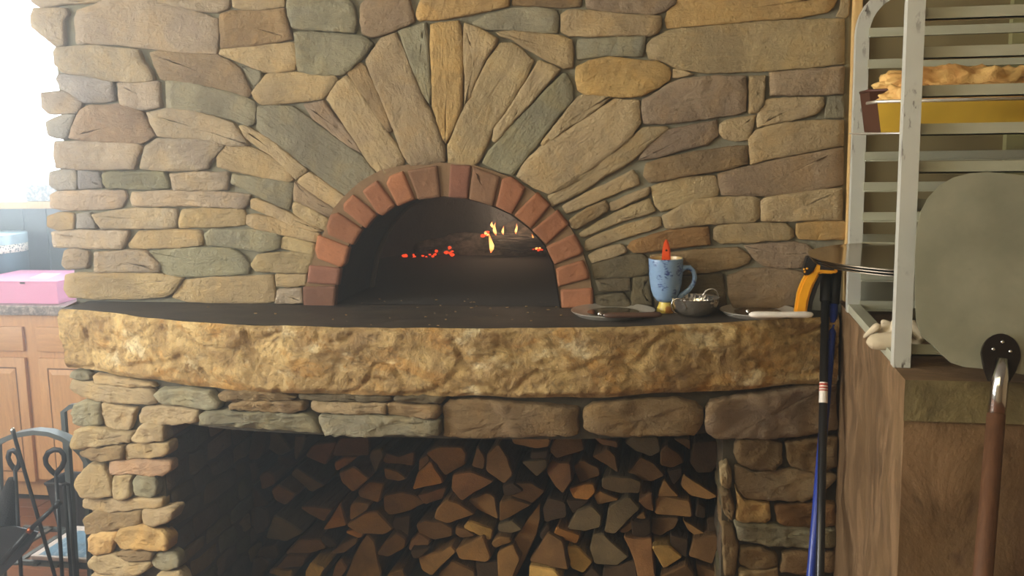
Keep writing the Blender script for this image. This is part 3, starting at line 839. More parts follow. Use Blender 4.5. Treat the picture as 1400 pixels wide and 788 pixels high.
def cyl_log(mb, a, b, r, seed, n=14, seg=10):
    a, b = Vector(a), Vector(b); ax = (b-a).normalized(); u = ax.cross(Vector((0, 0, 1))).normalized(); w = u.cross(ax)
    P = []
    for s in range(seg+1):
        c = a.lerp(b, s/seg)
        for k in range(n):
            th = 2*math.pi*k/n
            q = u*math.cos(th)+w*math.sin(th)
            P.append(c+q*r*(1+.22*noise.noise(Vector((math.cos(th)*2+seed, math.sin(th)*2, s*.6)))))
    F = [(s*n+k, s*n+(k+1) % n, (s+1)*n+(k+1) % n, (s+1)*n+k) for s in range(seg) for k in range(n)]
    F += [tuple(range(n-1, -1, -1)), tuple(seg*n+k for k in range(n))]
    return mb.add(P, F)
la, lb = onY(674, 331, 1.07), onY(752, 332, 1.05)
tag(cyl_log(MB(), la, lb, .033, 5).build('burning_log', M['char'], angle=50), 'charred burning log in the fire at the right of the oven', 'log')
def emit(name, rgb, s):
    t = NT(name); c = lin(*rgb)
    t.base((0, 0, 0)); t.p.inputs['Emission Color'].default_value = c + (1,); t.p.inputs['Emission Strength'].default_value = s
    return t.m
M['ember'] = emit('glowing_ember', (255, 70, 30), 1.5)
t = NT('flame'); v_ = t.coord((1, 1, 1), gen='Generated'); sp = t.n('SeparateXYZ'); t.l(v_, sp.inputs[0])
cr = t.ramp(sp.outputs[2], [(0.0, lin(255, 90, 20)), (.35, lin(255, 226, 130)), (1.0, lin(245, 110, 30))])
t.base((0, 0, 0)); t.l(cr, t.p.inputs['Emission Color']); t.p.inputs['Emission Strength'].default_value = 2.2; M['flame'] = t.m
fire = thing('wood_fire', (-.6, 1.05, ZH), 'small orange flames licking around the charred log inside the oven', 'fire')
for k, (x, y0, y1, w) in enumerate([(671, 346, 319, 6.5), (665, 323, 316, 6), (677, 322, 304, 4.5), (688, 321, 309, 3.2), (706, 320, 306, 3.4), (728, 336, 320, 5), (733, 342, 328, 5.5), (737, 341, 331, 4.5), (673, 312, 303, 4)]):
    a, b = onY(x, y0, 1.03), onY(x - 1.5, y1, 1.03)
    L = (b-a).length; wr = w*.0027*.5
    mb = MB(); mb.lathe([(wr*.15, 0), (wr*.9, L*.2), (wr, L*.4), (wr*.6, L*.68), (wr*.15, L*.93), (.0004, L)], n=8)
    P = [(a.x+p[0]+.25*wr*math.sin(p[2]/L*5+k)*2, a.y+p[1]*.6, a.z+p[2]) for p in mb.v]; mb.v = P
    mb.build('flame', M['flame'], fire, smooth=True, origin=a)
em = None
for k, (x, y) in enumerate([(553, 351), (566, 351), (567, 348), (579, 350), (583, 351), (591, 352), (587, 348), (596, 347), (597, 344), (614, 346), (618, 344), (613, 338), (616, 349), (611, 345), (664, 320), (668, 317), (661, 323), (735, 341), (730, 341), (742, 342)]):
    p = onY(x+rnd.uniform(-2, 2), y+rnd.uniform(-1.5, 1), 1.035 if x > 600 else 1.06)
    s = rnd.uniform(.0035, .0085)
    if em is None:
        em = blob(MB(), (0, 0, 0), (1, 1, .8), 4, .5, 2, (8, 6)).build('ember', M['ember'])
        o = em
    else:
        o = em.copy(); COL.objects.link(o)
    o.location = p; o.scale = (s*1.3, s, s); o.rotation_euler = (0, 0, k)
    tag(o, 'red glowing ember ' + ('in the scattered row at the left of the oven fire' if x < 575 else 'in the line left of the ember pile' if x < 605 else 'in the small pile at the middle of the oven' if x < 640 else 'above the bright flame left of the charred log' if x < 700 else 'at the right end of the charred log'), 'ember', 'glowing embers in the oven')
fl_ = bpy.data.lights.new('fire_glow', 'POINT'); fl_.energy = 1.3; fl_.color = (1, .66, .42); fl_.shadow_soft_size = .06
flo = bpy.data.objects.new('fire_glow', fl_); COL.objects.link(flo); flo.location = (-.68, 1.0, ZH+.17)

# ================================================================== hearth slab
SX = np.array([-1.705, -1.60, -1.48, -1.358, -1.25, -1.147, -.95, -.766, -.59, -.416, -.247, -.08, .089, .2, .296, .352])
SY = np.array([-.135, -.155, -.205, -.253, -.29, -.316, -.328, -.330, -.322, -.309, -.286, -.245, -.184, -.14, -.10, -.08])
_xs = np.linspace(-1.705, .352, 400); _ys = np.interp(_xs, SX, SY)
for _ in range(3): _ys[1:-1] = np.convolve(np.pad(_ys, 6, mode='edge'), np.ones(13)/13, 'valid')[1:-1]
def S(x): return float(np.interp(x, _xs, _ys))
t = NT('slab_rock'); v_ = t.coord((1, 1, 1.6)); v2 = t.coord()
a = t.noise(v_, 4.5, 6, .68, 1.2); b_ = t.noise(v2, 13, 8, .7, .8); d_ = t.noise(v2, 75, 6, .65); e_ = t.noise(v_, 2.0, 4, .6, .5)
c = t.mix(t.ramp(b_, [(.38, 0), (.60, 1)]), lin(150, 116, 62), lin(216, 186, 122))
c = t.mix(t.math('MULTIPLY', t.ramp(e_, [(.46, 0), (.62, 1)]), .65), c, t.mix(b_, lin(138, 108, 62), lin(178, 148, 94)))
c = t.mix(t.math('MULTIPLY', t.ramp(a, [(.52, 0), (.60, 1)]), .8), c, t.mix(b_, lin(148, 100, 38), lin(216, 168, 86)))
c = t.mix(t.math('MULTIPLY', t.ramp(t.noise(v_, 7, 6, .66), [(.56, 0), (.64, 1)]), .75), c, lin(228, 212, 166))
c = t.mix(t.math('MULTIPLY', t.ramp(t.noise(t.coord((1, 1, 2.2)), 11, 7, .7, 1.5), [(.34, 1), (.44, 0)]), .6), c, lin(104, 78, 42))
c = t.mix(t.math('MULTIPLY', t.ramp(d_, [(.32, 1), (.48, 0)]), .6), c, lin(110, 82, 44))
c = t.mix(t.math('MULTIPLY', t.ramp(d_, [(.62, 0), (.72, 1)]), .5), c, lin(236, 214, 164))
t.base(c); t.bump(t.math('ADD', t.math('MULTIPLY', b_, .9), t.math('MULTIPLY', d_, .4)), 1.0, .018)
M['slab'] = t.set(Roughness=.5, Specular_IOR_Level=.4)
slab = None
def ridged(x, z, s):
    p = Vector((x*s, z*s*1.25, s))
    return 1-abs(noise.noise(p))*2
mb = MB(); NX, NZ = 360, 34; P = []
for j in range(NZ+1):
    z = ZS+(ZH-ZS)*j/NZ
    for i in range(NX+1):
        x = -1.702+(2.05)*i/NX
        e = min(1, (NZ-j)/3)*min(1, (j+1)/3)
        wx = x + .03*noise.noise(Vector((x*6, z*9, 2)))
        f1 = noise.fractal(Vector((wx*4.5, z*7, 3)), 1.0, 2.0, 5)
        step_ = math.floor(f1*5+.5)/5                       # broken, terraced flakes
        h = .007*f1 + .009*step_ + .005*noise.fractal(Vector((x*22, z*30, 9)), .8, 2, 4) - .010*max(0, ridged(wx+5, z, 7.5)-.80)*4
        y = S(x) - .004 - h*(.25+.75*e) + .012*(1-min(1, (NZ-j)/2)) + .014*(1-min(1, j/3))
        zz = z + (.004*noise.noise(Vector((x*9, 1, 1))) if j == NZ else 0) + (.007*noise.noise(Vector((x*7, 5, 1))) if j == 0 else 0)
        P.append((x, y, min(zz, ZH+.001)))
mb.add(P, [(j*(NX+1)+i, j*(NX+1)+i+1, (j+1)*(NX+1)+i+1, (j+1)*(NX+1)+i) for j in range(NZ) for i in range(NX)])
# left end, underside
b0 = len(mb.v)
mb.add([P[j*(NX+1)] for j in range(NZ+1)] + [(-1.738, 0, ZS+(ZH-ZS)*j/NZ) for j in range(NZ+1)], [(NZ+1+j, j, j+1, NZ+2+j) for j in range(NZ)])
mb.add([P[i] for i in range(NX+1)] + [(P[i][0], 0, ZS) for i in range(NX+1)], [(i, NX+1+i, NX+2+i, i+1) for i in range(NX)])
mb.add([P[j*(NX+1)+NX] for j in range(NZ+1)] + [(.35, 0, ZS+(ZH-ZS)*j/NZ) for j in range(NZ+1)], [(j, NZ+1+j, NZ+2+j, j+1) for j in range(NZ)])
slab = tag(mb.build('hearth_slab', M['slab'], smooth=True, fix=False), 'thick golden brown rock slab shelf with a curved rough front edge', 'hearth')
slab.data.update()
T = MB(); top = P[NZ*(NX+1):]
T.add([(p[0], p[1], ZH) for p in top] + [(p[0], .012, ZH) for p in top], [(i, i+1, NX+2+i, NX+1+i) for i in range(NX)])
T.build('sooty_top', M['hearth_top'], slab, fix=False)['label'] = 'dark sooty top face'
mb = MB()
M['crumb'] = plain('crumbs', (150, 118, 72), .9)
for k in range(60):
    x = rnd.gauss(-.62, .26); y = rnd.uniform(-.30, .12)
    if y < S(x)+.02 or x > -.25 and y > -.2 or x < -1.5: continue
    s = rnd.uniform(.0008, .0026)
    blob(mb, (x, y, ZH+s*.5), (s*rnd.uniform(1, 2.2), s, s*.6), k, .3, 2, (6, 4))
tag(mb.build('crumbs', M['crumb'], smooth=True), 'pale crumbs and cornmeal specks scattered on the sooty hearth top', 'crumbs', kind='stuff')

# ================================================================== base under the slab, with the firewood niche
NXL, NXR, NZT = -1.385, .074, .893
def Sb(x): return S(x)+.035
base = thing('oven_stand', (-.65, .2, 0), 'rough stacked stone base carrying the hearth slab, with an open firewood niche', 'oven stand')
mb = MB()
def skin(x0, x1, z0, z1, n):
    P = []
    for i in range(n+1):
        x = x0+(x1-x0)*i/n; P += [(x, Sb(x), z0), (x, Sb(x), z1)]
    mb.add(P, [(2*i, 2*i+2, 2*i+3, 2*i+1) for i in range(n)])
skin(-1.655, NXL, 0, ZS, 8); skin(NXL, NXR, NZT, ZS, 24); skin(NXR, .372, 0, ZS, 8)
def quad(*p): mb.add(p, [(0, 1, 2, 3)])
quad((NXL, Sb(NXL), 0), (NXL, .95, 0), (NXL, .95, NZT), (NXL, Sb(NXL), NZT))
quad((NXR, Sb(NXR), 0), (NXR, Sb(NXR), NZT), (NXR, .95, NZT), (NXR, .95, 0))
quad((NXL, .95, 0), (NXR, .95, 0), (NXR, .95, NZT), (NXL, .95, NZT))
for i in range(24):
    xa, xb = NXL+(NXR-NXL)*i/24, NXL+(NXR-NXL)*(i+1)/24
    quad((xa, Sb(xa), NZT), (xb, Sb(xb), NZT), (xb, .95, NZT), (xa, .95, NZT))
quad((-1.655, Sb(-1.655), 0), (-1.655, Sb(-1.655), ZS), (-1.655, 1.2, ZS), (-1.655, 1.2, 0))
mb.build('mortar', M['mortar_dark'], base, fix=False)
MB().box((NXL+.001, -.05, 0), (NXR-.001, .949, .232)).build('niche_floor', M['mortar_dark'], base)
def lift_base(x, y, out):
    Y = -.2
    for _ in range(8):
        q = onY(x, y, Y); Y = Sb(min(.35, max(-1.7, q.x))) - out
    return onY(x, y, Y)
for col, poly in outlines(BASE_STONES):
    _b = make_stone('stone', poly, lift_base, rnd.uniform(.02, .036), col, M['stone'], base, rnd, rough=1.6, cut=2.4, step=7, jit=1.1, back=.015)
# stones in the side walls of the niche, coloured darker for the shade inside
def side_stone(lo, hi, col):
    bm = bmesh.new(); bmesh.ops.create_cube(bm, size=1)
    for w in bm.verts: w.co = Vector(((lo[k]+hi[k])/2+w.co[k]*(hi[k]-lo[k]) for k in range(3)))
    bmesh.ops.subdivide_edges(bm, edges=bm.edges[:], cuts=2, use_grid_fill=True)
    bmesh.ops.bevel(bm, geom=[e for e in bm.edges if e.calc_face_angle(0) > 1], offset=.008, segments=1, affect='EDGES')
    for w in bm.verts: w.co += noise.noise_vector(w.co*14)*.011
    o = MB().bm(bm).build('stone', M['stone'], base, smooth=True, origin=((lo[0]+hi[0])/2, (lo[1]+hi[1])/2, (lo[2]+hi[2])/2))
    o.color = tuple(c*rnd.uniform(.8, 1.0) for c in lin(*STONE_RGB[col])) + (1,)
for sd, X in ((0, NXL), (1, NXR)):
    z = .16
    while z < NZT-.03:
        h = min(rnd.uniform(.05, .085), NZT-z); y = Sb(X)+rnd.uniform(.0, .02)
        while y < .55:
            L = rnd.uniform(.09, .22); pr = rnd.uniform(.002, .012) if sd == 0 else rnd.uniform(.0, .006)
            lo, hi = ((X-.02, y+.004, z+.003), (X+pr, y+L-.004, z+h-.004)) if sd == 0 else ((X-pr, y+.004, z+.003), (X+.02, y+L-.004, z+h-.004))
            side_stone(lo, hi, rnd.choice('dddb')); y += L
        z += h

# ================================================================== firewood
def log_mat(name, end):
    t = NT(name); oc = t.n('ObjectInfo').outputs['Color']
    if end:
        v_ = t.coord(rnd=True); a = t.noise(v_, 14, 6, .65, .5); b_ = t.noise(t.coord((60, 60, 60), rnd=True), 2, 4, .6, 1.5)
        c = t.mix(t.ramp(a, [(.3, 0), (.7, 1)]), t.mix(1.0, oc, (.62, .6, .58), 'MULTIPLY'), t.mix(1.0, oc, (1.2, 1.15, 1.08), 'MULTIPLY'))
        c = t.mix(t.math('MULTIPLY', t.ramp(b_, [(.3, 1), (.5, 0)]), .35), c, t.mix(1.0, oc, (.5, .46, .42), 'MULTIPLY'))
        t.base(c); t.bump(t.math('ADD', a, t.math('MULTIPLY', b_, .5)), .5, .008)
    else:
        v_ = t.coord((26, 4, 26), rnd=True); a = t.noise(v_, 2, 6, .65, .4)
        c = t.mix(t.ramp(a, [(.3, 0), (.7, 1)]), t.mix(1.0, oc, (.3, .28, .26), 'MULTIPLY'), t.mix(1.0, oc, (.72, .7, .66), 'MULTIPLY'))
        t.base(c); t.bump(a, .8, .015)
    return t.set(Roughness=.9, Specular_IOR_Level=.2)
M['log_end'], M['log_side'] = log_mat('log_end_grain', True), log_mat('log_split_side', False)
LOG_RGB = {'t': (162, 124, 74), 'o': (198, 140, 72), 'y': (212, 172, 98), 'b': (130, 98, 60), 'd': (86, 68, 48), 's': (126, 110, 80), 'm': (148, 108, 68)}
LOG_SAY = {'t': 'tan', 'o': 'bright orange', 'y': 'pale yellow', 'b': 'brown', 'd': 'dark brown', 's': 'weathered grey', 'm': 'reddish'}
YW = .28
logs = []
for col, poly in outlines(LOGS):
    if area2(poly) < 0: poly = poly[::-1]
    poly = [(max(x, 343), y) for x, y in inset(poly, -1.3)]
    logs.append((col, poly))
cent = [(sum(p[0] for p in q)/len(q), sum(p[1] for p in q)/len(q)) for _, q in logs]
row_of = [max(0, min(6, int((c[1]-590)/29))) for c in cent]
NTH = ['first', 'second', 'third', 'fourth', 'fifth', 'sixth', 'seventh', 'eighth', 'ninth', 'tenth', 'eleventh', 'twelfth', 'thirteenth', 'fourteenth',
       'fifteenth', 'sixteenth', 'seventeenth', 'eighteenth', 'nineteenth', 'twentieth', 'twenty-first', 'twenty-second', 'twenty-third', 'twenty-fourth', 'twenty-fifth']
ROW = ['top row under the lintel', 'second row down', 'third row down', 'fourth row down', 'fifth row down', 'sixth row down', 'lowest row in view']
for i, (col, poly) in enumerate(logs):
    A_ = abs(area2(poly))/2
    xs = [p[0] for p in poly]; ys = [p[1] for p in poly]; asp = (max(xs)-min(xs))/(max(ys)-min(ys))
    shape = 'triangular' if len(poly) == 3 else 'flat' if asp > 1.9 else 'narrow upright' if asp < .6 else 'wedge shaped' if len(poly) < 5 else 'blocky'
    size = 'small' if A_ < 300 else 'large' if A_ > 1100 else ''
    order = sorted([k for k in range(len(logs)) if row_of[k] == row_of[i]], key=lambda k: cent[k][0])
    lab = ' '.join(w for w in (size, LOG_SAY[col], shape, 'log,', NTH[order.index(i)], 'from the left in the', ROW[row_of[i]]) if w)
    yf = YW + rnd.uniform(-.035, .035)
    o = soften(poly, 2.2, 12, rnd, .5)
    n = len(o)
    P0 = [onY(x, y, yf) for x, y in o]
    cx = sum((p for p in P0), Vector())/n
    ins = [p + (cx-p).normalized()*min(.004, (cx-p).length*.2) - Vector((0, .0015, 0)) for p in P0]
    dx = rnd.uniform(-.012, .012); dz = rnd.uniform(-.008, .008)
    Ln = rnd.uniform(.3, .36)
    back = [Vector((cx.x+(p.x-cx.x)*.93+dx, yf+Ln, cx.z+(p.z-cx.z)*.93+dz)) for p in P0]
    mb = MB(); mid = [p+Vector((0, .006, 0)) for p in P0]
    tl = (rnd.uniform(-.35, .35), rnd.uniform(-.35, .35))     # the saw cut is never quite square
    def cut_(p): return Vector((p.x, p.y + (p.x-cx.x)*tl[0] + (p.z-cx.z)*tl[1], p.z))
    ins = [cut_(p) for p in ins]; mid = [cut_(p) for p in mid]
    mb.add(ins + mid + back + [cut_(cx - Vector((0, .004, 0)))],
           [(k, (k+1) % n, n+(k+1) % n, n+k) for k in range(n)], 0)
    mb.f += [(n+k, n+(k+1) % n, 2*n+(k+1) % n, 2*n+k) for k in range(n)] + [tuple(range(2*n, 3*n))]; mb.m += [1]*n + [1]
    mb.f += [(k, (k+1) % n, 3*n) for k in range(n)]; mb.m += [0]*n
    ob = mb.build('split_log', [M['log_end'], M['log_side']], origin=cx, angle=32)
    f = rnd.uniform(.8, 1.2)
    ob.color = tuple(c*f for c in lin(*LOG_RGB[col])) + (1,)
    tag(ob, lab, 'firewood', 'split firewood stacked in the niche')

# ================================================================== block at the right that carries the rack
ZB = 1.197
t = NT('block_rock'); v_ = t.coord((1, 1, 1)); vd = t.coord((1, 1, 1))
a = t.noise(v_, 3.5, 6, .65, 1.2)
w_ = t.n('TexCoord'); mp = t.n('Mapping'); t.l(w_.outputs['Object'], mp.inputs['Vector']); mp.inputs['Rotation'].default_value = (.75, 0, 0); mp.inputs['Scale'].default_value = (5, 14, 3)
s_ = t.noise(mp.outputs[0], 1.6, 7, .65, .8); f_ = t.noise(v_, 55, 6, .65)
c = t.mix(t.ramp(a, [(.35, 0), (.66, 1)]), lin(94, 70, 40), lin(124, 96, 60))
c = t.mix(t.math('MULTIPLY', t.ramp(s_, [(.48, 0), (.62, 1)]), .75), c, lin(140, 110, 76))
c = t.mix(t.math('MULTIPLY', t.ramp(s_, [(.30, 1), (.42, 0)]), .7), c, lin(78, 54, 32))
t.base(c); t.bump(t.math('ADD', s_, t.math('MULTIPLY', f_, .35)), .6, .012); M['block'] = t.set(Roughness=.85)
t = NT('cap_rock'); v_ = t.coord(); a = t.noise(v_, 9, 6, .7, .5); f_ = t.noise(v_, 70, 5, .6)
t.base(t.mix(t.ramp(a, [(.35, 0), (.66, 1)]), lin(84, 72, 42), lin(132, 118, 76))); t.bump(t.math('ADD', a, t.math('MULTIPLY', f_, .4)), .6, .01); M['cap'] = t.set(Roughness=.85)
block = thing('stone_block', (.9, -.4, 0), 'tall brown stone block with a paler cap course, carrying the steel rack', 'stone block')
def rough_face(mb, P, amp, fr, mi=0, nu=40, nv=40):
    """bilinear patch with chipped relief along its normal; P = 4 corners"""
    a, b, c, d = [Vector(p) for p in P]; nn = (b-a).cross(d-a).normalized(); V = []
    for j in range(nv+1):
        for i in range(nu+1):
            u, v2 = i/nu, j/nv
            p = a.lerp(b, u).lerp(d.lerp(c, u), v2)
            e = min(1, 8*min(u, 1-u, v2, 1-v2))
            V.append(p + nn*(amp*(noise.fractal(p*fr, 1.0, 2.0, 4)-.15)*e))
    mb.add(V, [(j*(nu+1)+i, j*(nu+1)+i+1, (j+1)*(nu+1)+i+1, (j+1)*(nu+1)+i) for j in range(nv) for i in range(nu)], mi)
BX0, BX1, BY0, ZC = .357, 1.55, -.824, 1.125
mb = MB()
rough_face(mb, [(BX0, -.06, 0), (BX0, BY0, 0), (BX0, BY0, ZC), (BX0, -.06, ZC)], .014, 7)
rough_face(mb, [(BX0, BY0, 0), (BX1, BY0, 0), (BX1, BY0, ZC), (BX0, BY0, ZC)], .012, 6)
mb.add([(BX1, BY0, 0), (BX1, -.0, 0), (BX1, -.0, ZC), (BX1, BY0, ZC), (BX0, -.06, 0), (BX0, -.06, ZC), (BX0, BY0, ZC)], [(0, 1, 2, 3), (3, 2, 5, 6), (1, 4, 5, 2)])
mb.build('body', M['block'], block, angle=40, fix=False)
mb = MB()
rough_face(mb, [(BX0-.002, -.06, ZC), (BX0-.002, BY0-.006, ZC), (BX0-.002, BY0-.006, ZB), (BX0-.002, -.06, ZB)], .006, 9, 1, 40, 8)
rough_face(mb, [(BX0-.002, BY0-.006, ZC), (BX1, BY0-.006, ZC), (BX1, BY0-.006, ZB), (BX0-.002, BY0-.006, ZB)], .008, 9, 0, 60, 8)
rough_face(mb, [(BX0-.002, BY0-.006, ZB), (BX1, BY0-.006, ZB), (BX1, -.001, ZB), (BX0-.002, -.001, ZB)], .003, 9, 1, 30, 20)
mb.build('cap', [M['cap'], M['block']], block, angle=40, fix=False)['label'] = 'paler cap course'

# ================================================================== rack
t = NT('aluminium'); v_ = t.coord(); a = t.noise(v_, 12, 5, .6); b_ = t.noise(t.coord((1, 1, .35)), 60, 5, .7)
c = t.mix(a, lin(196, 198, 186), lin(220, 221, 210))
pz = t.n('TexCoord'); sx_ = t.n('SeparateXYZ'); t.l(pz.outputs['Object'], sx_.inputs[0])
worn = t.math('MULTIPLY', t.ramp(b_, [(.53, 0), (.58, 1)]), t.ramp(t.noise(v_, 5, 3, .6), [(.50, 0), (.58, 1)]))
c = t.mix(worn, c, lin(70, 52, 36))
t.base(c); M['alu'] = t.set(Metallic=.25, Roughness=.42)
M['alu_flat'] = plain('dull_aluminium', (184, 184, 160), .5, .2, var=.1, scale=14)
M['steel'] = plain('polished_steel', (196, 192, 184), .12, 1.0, var=.05)
M['pan_steel'] = plain('pan_steel', (206, 200, 186), .35, .55, var=.12, scale=9)
M['dark_steel'] = plain('dark_pan_steel', (168, 154, 132), .14, 1.0, var=.15, scale=6)
LX, RX2 = .367, 1.02
rack = thing('bun_pan_rack', (LX, -.44, ZB), 'tall open aluminium baking rack with ladder rails standing on the stone block', 'rack')
SD = .03
NEAR0, NEAR9 = onY(1262, 11, -.709).z, onY(1262, 471, -.709).z
for fy, inner in ((-.725, 1), (-.163, -1)):
    zt = 1.925; r = .095
    pts = [(LX, fy, ZB), (LX, fy, zt-r)]
    for k in range(1, 9):
        a = math.pi/2*k/8; pts.append((LX+r-r*math.cos(a), fy, zt-r+r*math.sin(a)))
    pts += [(RX2-r, fy, zt)]
    for k in range(1, 9):
        a = math.pi/2*k/8; pts.append((RX2-r+r*math.sin(a), fy, zt-r+r*math.cos(a)))
    pts += [(RX2, fy, ZB)]
    fr = MB().tube(pts, SD/2*1.35, 4).build('frame', M['alu'], rack, origin=(LX, fy, ZB), angle=40)
    for k in range(10):
        zt_ = NEAR0+(NEAR9-NEAR0)*k/9 if inner > 0 else 1.226+.0683*(9-k)
        y0 = fy+inner*SD/2
        m = MB()
        yw = sorted((y0, y0+inner*.003)); yf = sorted((y0, y0+inner*.024))
        x0 = LX+.012
        m.box((x0, yw[0], zt_-.021), (RX2-.012, yw[1], zt_)); m.box((x0, yf[0], zt_-.021), (RX2-.012, yf[1], zt_-.0185))
        m.build('rail', M['alu_flat'], fr, origin=(x0, y0, zt_))
for x in (LX, RX2):
    MB().box((x-.012, -.715, ZB+.001), (x+.014, -.175, ZB+.02)).build('cross_bar', M['alu_flat'], rack, origin=(x, -.44, ZB))
MB().box((.372, -.125, ZB+.001), (.98, -.118, 1.375), bev=.002).build('sheet_pan', M['alu_flat'], None, origin=(.5, -.11, ZB))
tag(bpy.data.objects['sheet_pan'], 'dull grey sheet pan standing upright behind the rack on the block', 'pan')
def pan_disc(name, c, r, mat, lip, label, cat, group=None, n=64, parent=None, tilt=None):
    mb = MB(); mb.lathe([(.001, .0015), (r*.9, .0015), (r*.955, .003), (r*.99, lip), (r, lip), (r, lip-.002), (r*.96, 0), (.001, 0)], n=n)
    o = mb.build(name, mat, None, angle=35)
    o.location = c
    return tag(o, label, cat, group)
for k in range(3):
    pan_disc('pizza_pan', (.512-.004*k, -.425+.003*k, 1.3455+.0055*k), .268, M['dark_steel'], .0045,
             ['lowest of three stacked round steel pizza pans on the rack rails', 'middle of three stacked round steel pizza pans on the rack rails',
              'topmost of three stacked round steel pizza pans on the rack, reflecting the wall'][k], 'pizza pan', 'round pizza pans stacked in the rack')
ztr = 1.6075
pan_disc('round_tray', (.545, -.43, ztr), .235, M['pan_steel'], .004, 'thin round tray under the bread pans on the rack', 'tray')
M['gold_tin'] = plain('gold_baked_tin', (216, 178, 60), .45, .1, var=.3, scale=16)
M['brown_tin'] = plain('dark_brown_tin', (84, 46, 28), .5, .3, var=.2)
t = NT('crust'); v_ = t.coord(); a = t.noise(v_, 16, 6, .65, .4)
t.base(t.mix(t.ramp(a, [(.3, 0), (.68, 1)]), lin(196, 126, 50), lin(244, 204, 124))); t.bump(t.noise(v_, 60, 6, .65), .6, .008); M['crust'] = t.set(Roughness=.65)
def loaf_pan(x0, y0, x1, y1, z0, z1, label, front):
    t_ = thing('loaf_pan', ((x0+x1)/2, (y0+y1)/2, z0), label, 'bread pan', 'bread pans in the rack')
    f = .010; th = .0025
    lo = [(x0+f, y0+f), (x1-f, y0+f), (x1-f, y1-f), (x0+f, y1-f)]; hi = [(x0, y0), (x1, y0), (x1, y1), (x0, y1)]
    b = MB(); P = [(x, y, z0) for x, y in lo]+[(x, y, z1) for x, y in hi]
    Q = [(x+(th if k in (0, 3) else -th), y+(th if k < 2 else -th), z) for k, (x, y, z) in list(enumerate([(x, y, z0+th) for x, y in lo]))+list(enumerate([(x, y, z1) for x, y in hi]))]
    b.add(P+Q, [(0, 1, 5, 4), (2, 3, 7, 6), (8+1, 8+0, 8+4, 8+5), (8+2, 8+1, 8+5, 8+6), (8+3, 8+2, 8+6, 8+7), (8+0, 8+3, 8+7, 8+4), (8, 9, 10, 11), (3, 2, 1, 0)] + [(4+k, 4+(k+1) % 4, 12+(k+1) % 4, 12+k) for k in range(4)], 0)
    b.add([P[0], P[3], P[7], P[4]], [(0, 1, 2, 3)], 1); b.add([P[1], P[2], P[6], P[5]], [(3, 2, 1, 0)], 1)
    b.build('body', [front, M['brown_tin']], t_, fix=False)
    MB().tube([(x0, y0, z1), (x1, y0, z1), (x1, y1, z1), (x0, y1, z1), (x0, y0, z1)], .003, 6).build('rim', M['brown_tin'] if front is M['brown_tin'] else M['pan_steel'], t_, smooth=True)
    return t_
XE = onY(1199, 150, -.635).x
loaf_pan(XE, -.635, XE+.34, -.515, ztr+.005, 1.668, 'gold tin loaf pan nearest the room on the rack, dark brown end', M['gold_tin'])
loaf_pan(XE+.012, -.47, XE+.33, -.35, ztr+.005, 1.694, 'dark brown loaf pan behind the gold tin on the rack', M['brown_tin'])
def bread(c, r, seed, label):
    mb = MB(); blob(mb, (0, 0, 0), r, seed, .16, 3.2, (96, 36), power=3.2)
    P = []
    for p in mb.v:
        q = Vector(p); k = noise.fractal(q*38+Vector((seed, 0, 0)), .9, 2, 4)*.011
        P.append((q.x, q.y, q.z*(1+.12*noise.noise(Vector((q.x*14, seed, 0))))+(k if q.z > 0 else 0)))
    mb.v = P
    o = mb.build('bread_loaf', M['crust'], None, smooth=True); o.location = c
    return tag(o, label, 'bread', 'loaves in the rack')
bread((XE+.165, -.575, 1.664), (.148, .047, .031), 11, 'golden crusted loaf rising from the gold tin at the front')
bread((XE+.182, -.41, 1.696), (.146, .05, .040), 23, 'taller golden brown loaf in the dark pan behind')

# glove
t = NT('glove_cloth'); v_ = t.coord(); t.base(t.mix(t.noise(v_, 9, 4), lin(184, 168, 136), lin(216, 202, 174))); t.bump(t.noise(v_, 240, 3), .3, .002); M['glove'] = t.set(Roughness=.95)
bm = bmesh.new()
def capsule(a, b, ra, rb):
    mb = MB(); L = []; N = 9
    a, b = Vector(a), Vector(b)
    for k in range(N+1):
        u = k/N; L.append(a.lerp(b, u))
    rr = [(ra+(rb-ra)*k/N)*(math.sqrt(max(.06, 1-(2*k/N-1)**6))) for k in range(N+1)]
    return L, rr
gm = MB()
gy = -.62
for a, b, ra, rb, dy in [((1184,468),(1246,465),.0155,.019,-.02), ((1199,449),(1240,458),.011,.021,.03), ((1205,438),(1228,458),.006,.016,.05), ((1222,435),(1234,468),.008,.020,-.005),
                         ((1179,463),(1203,444),.004,.010,.03), ((1240,438),(1266,467),.014,.010,0), ((1228,474),(1262,470),.012,.008,-.03)]:
    A, B = onY(a[0], a[1], gy+dy), onY(b[0], b[1], gy+dy*.3-.02)
    L, rr = capsule(A, B, ra, rb); gm.tube(L, rr, 14)
glove = gm.build('work_glove', M['glove'], None, smooth=True)
glove['label'] = 'crumpled cream cloth glove lying on the block between the rack legs'; glove['category'] = 'glove'
md = glove.modifiers.new('merge', 'REMESH'); md.mode = 'VOXEL'; md.voxel_size = .003; md.use_smooth_shade = True
sm = glove.modifiers.new('soft', 'SMOOTH'); sm.factor = .5; sm.iterations = 6

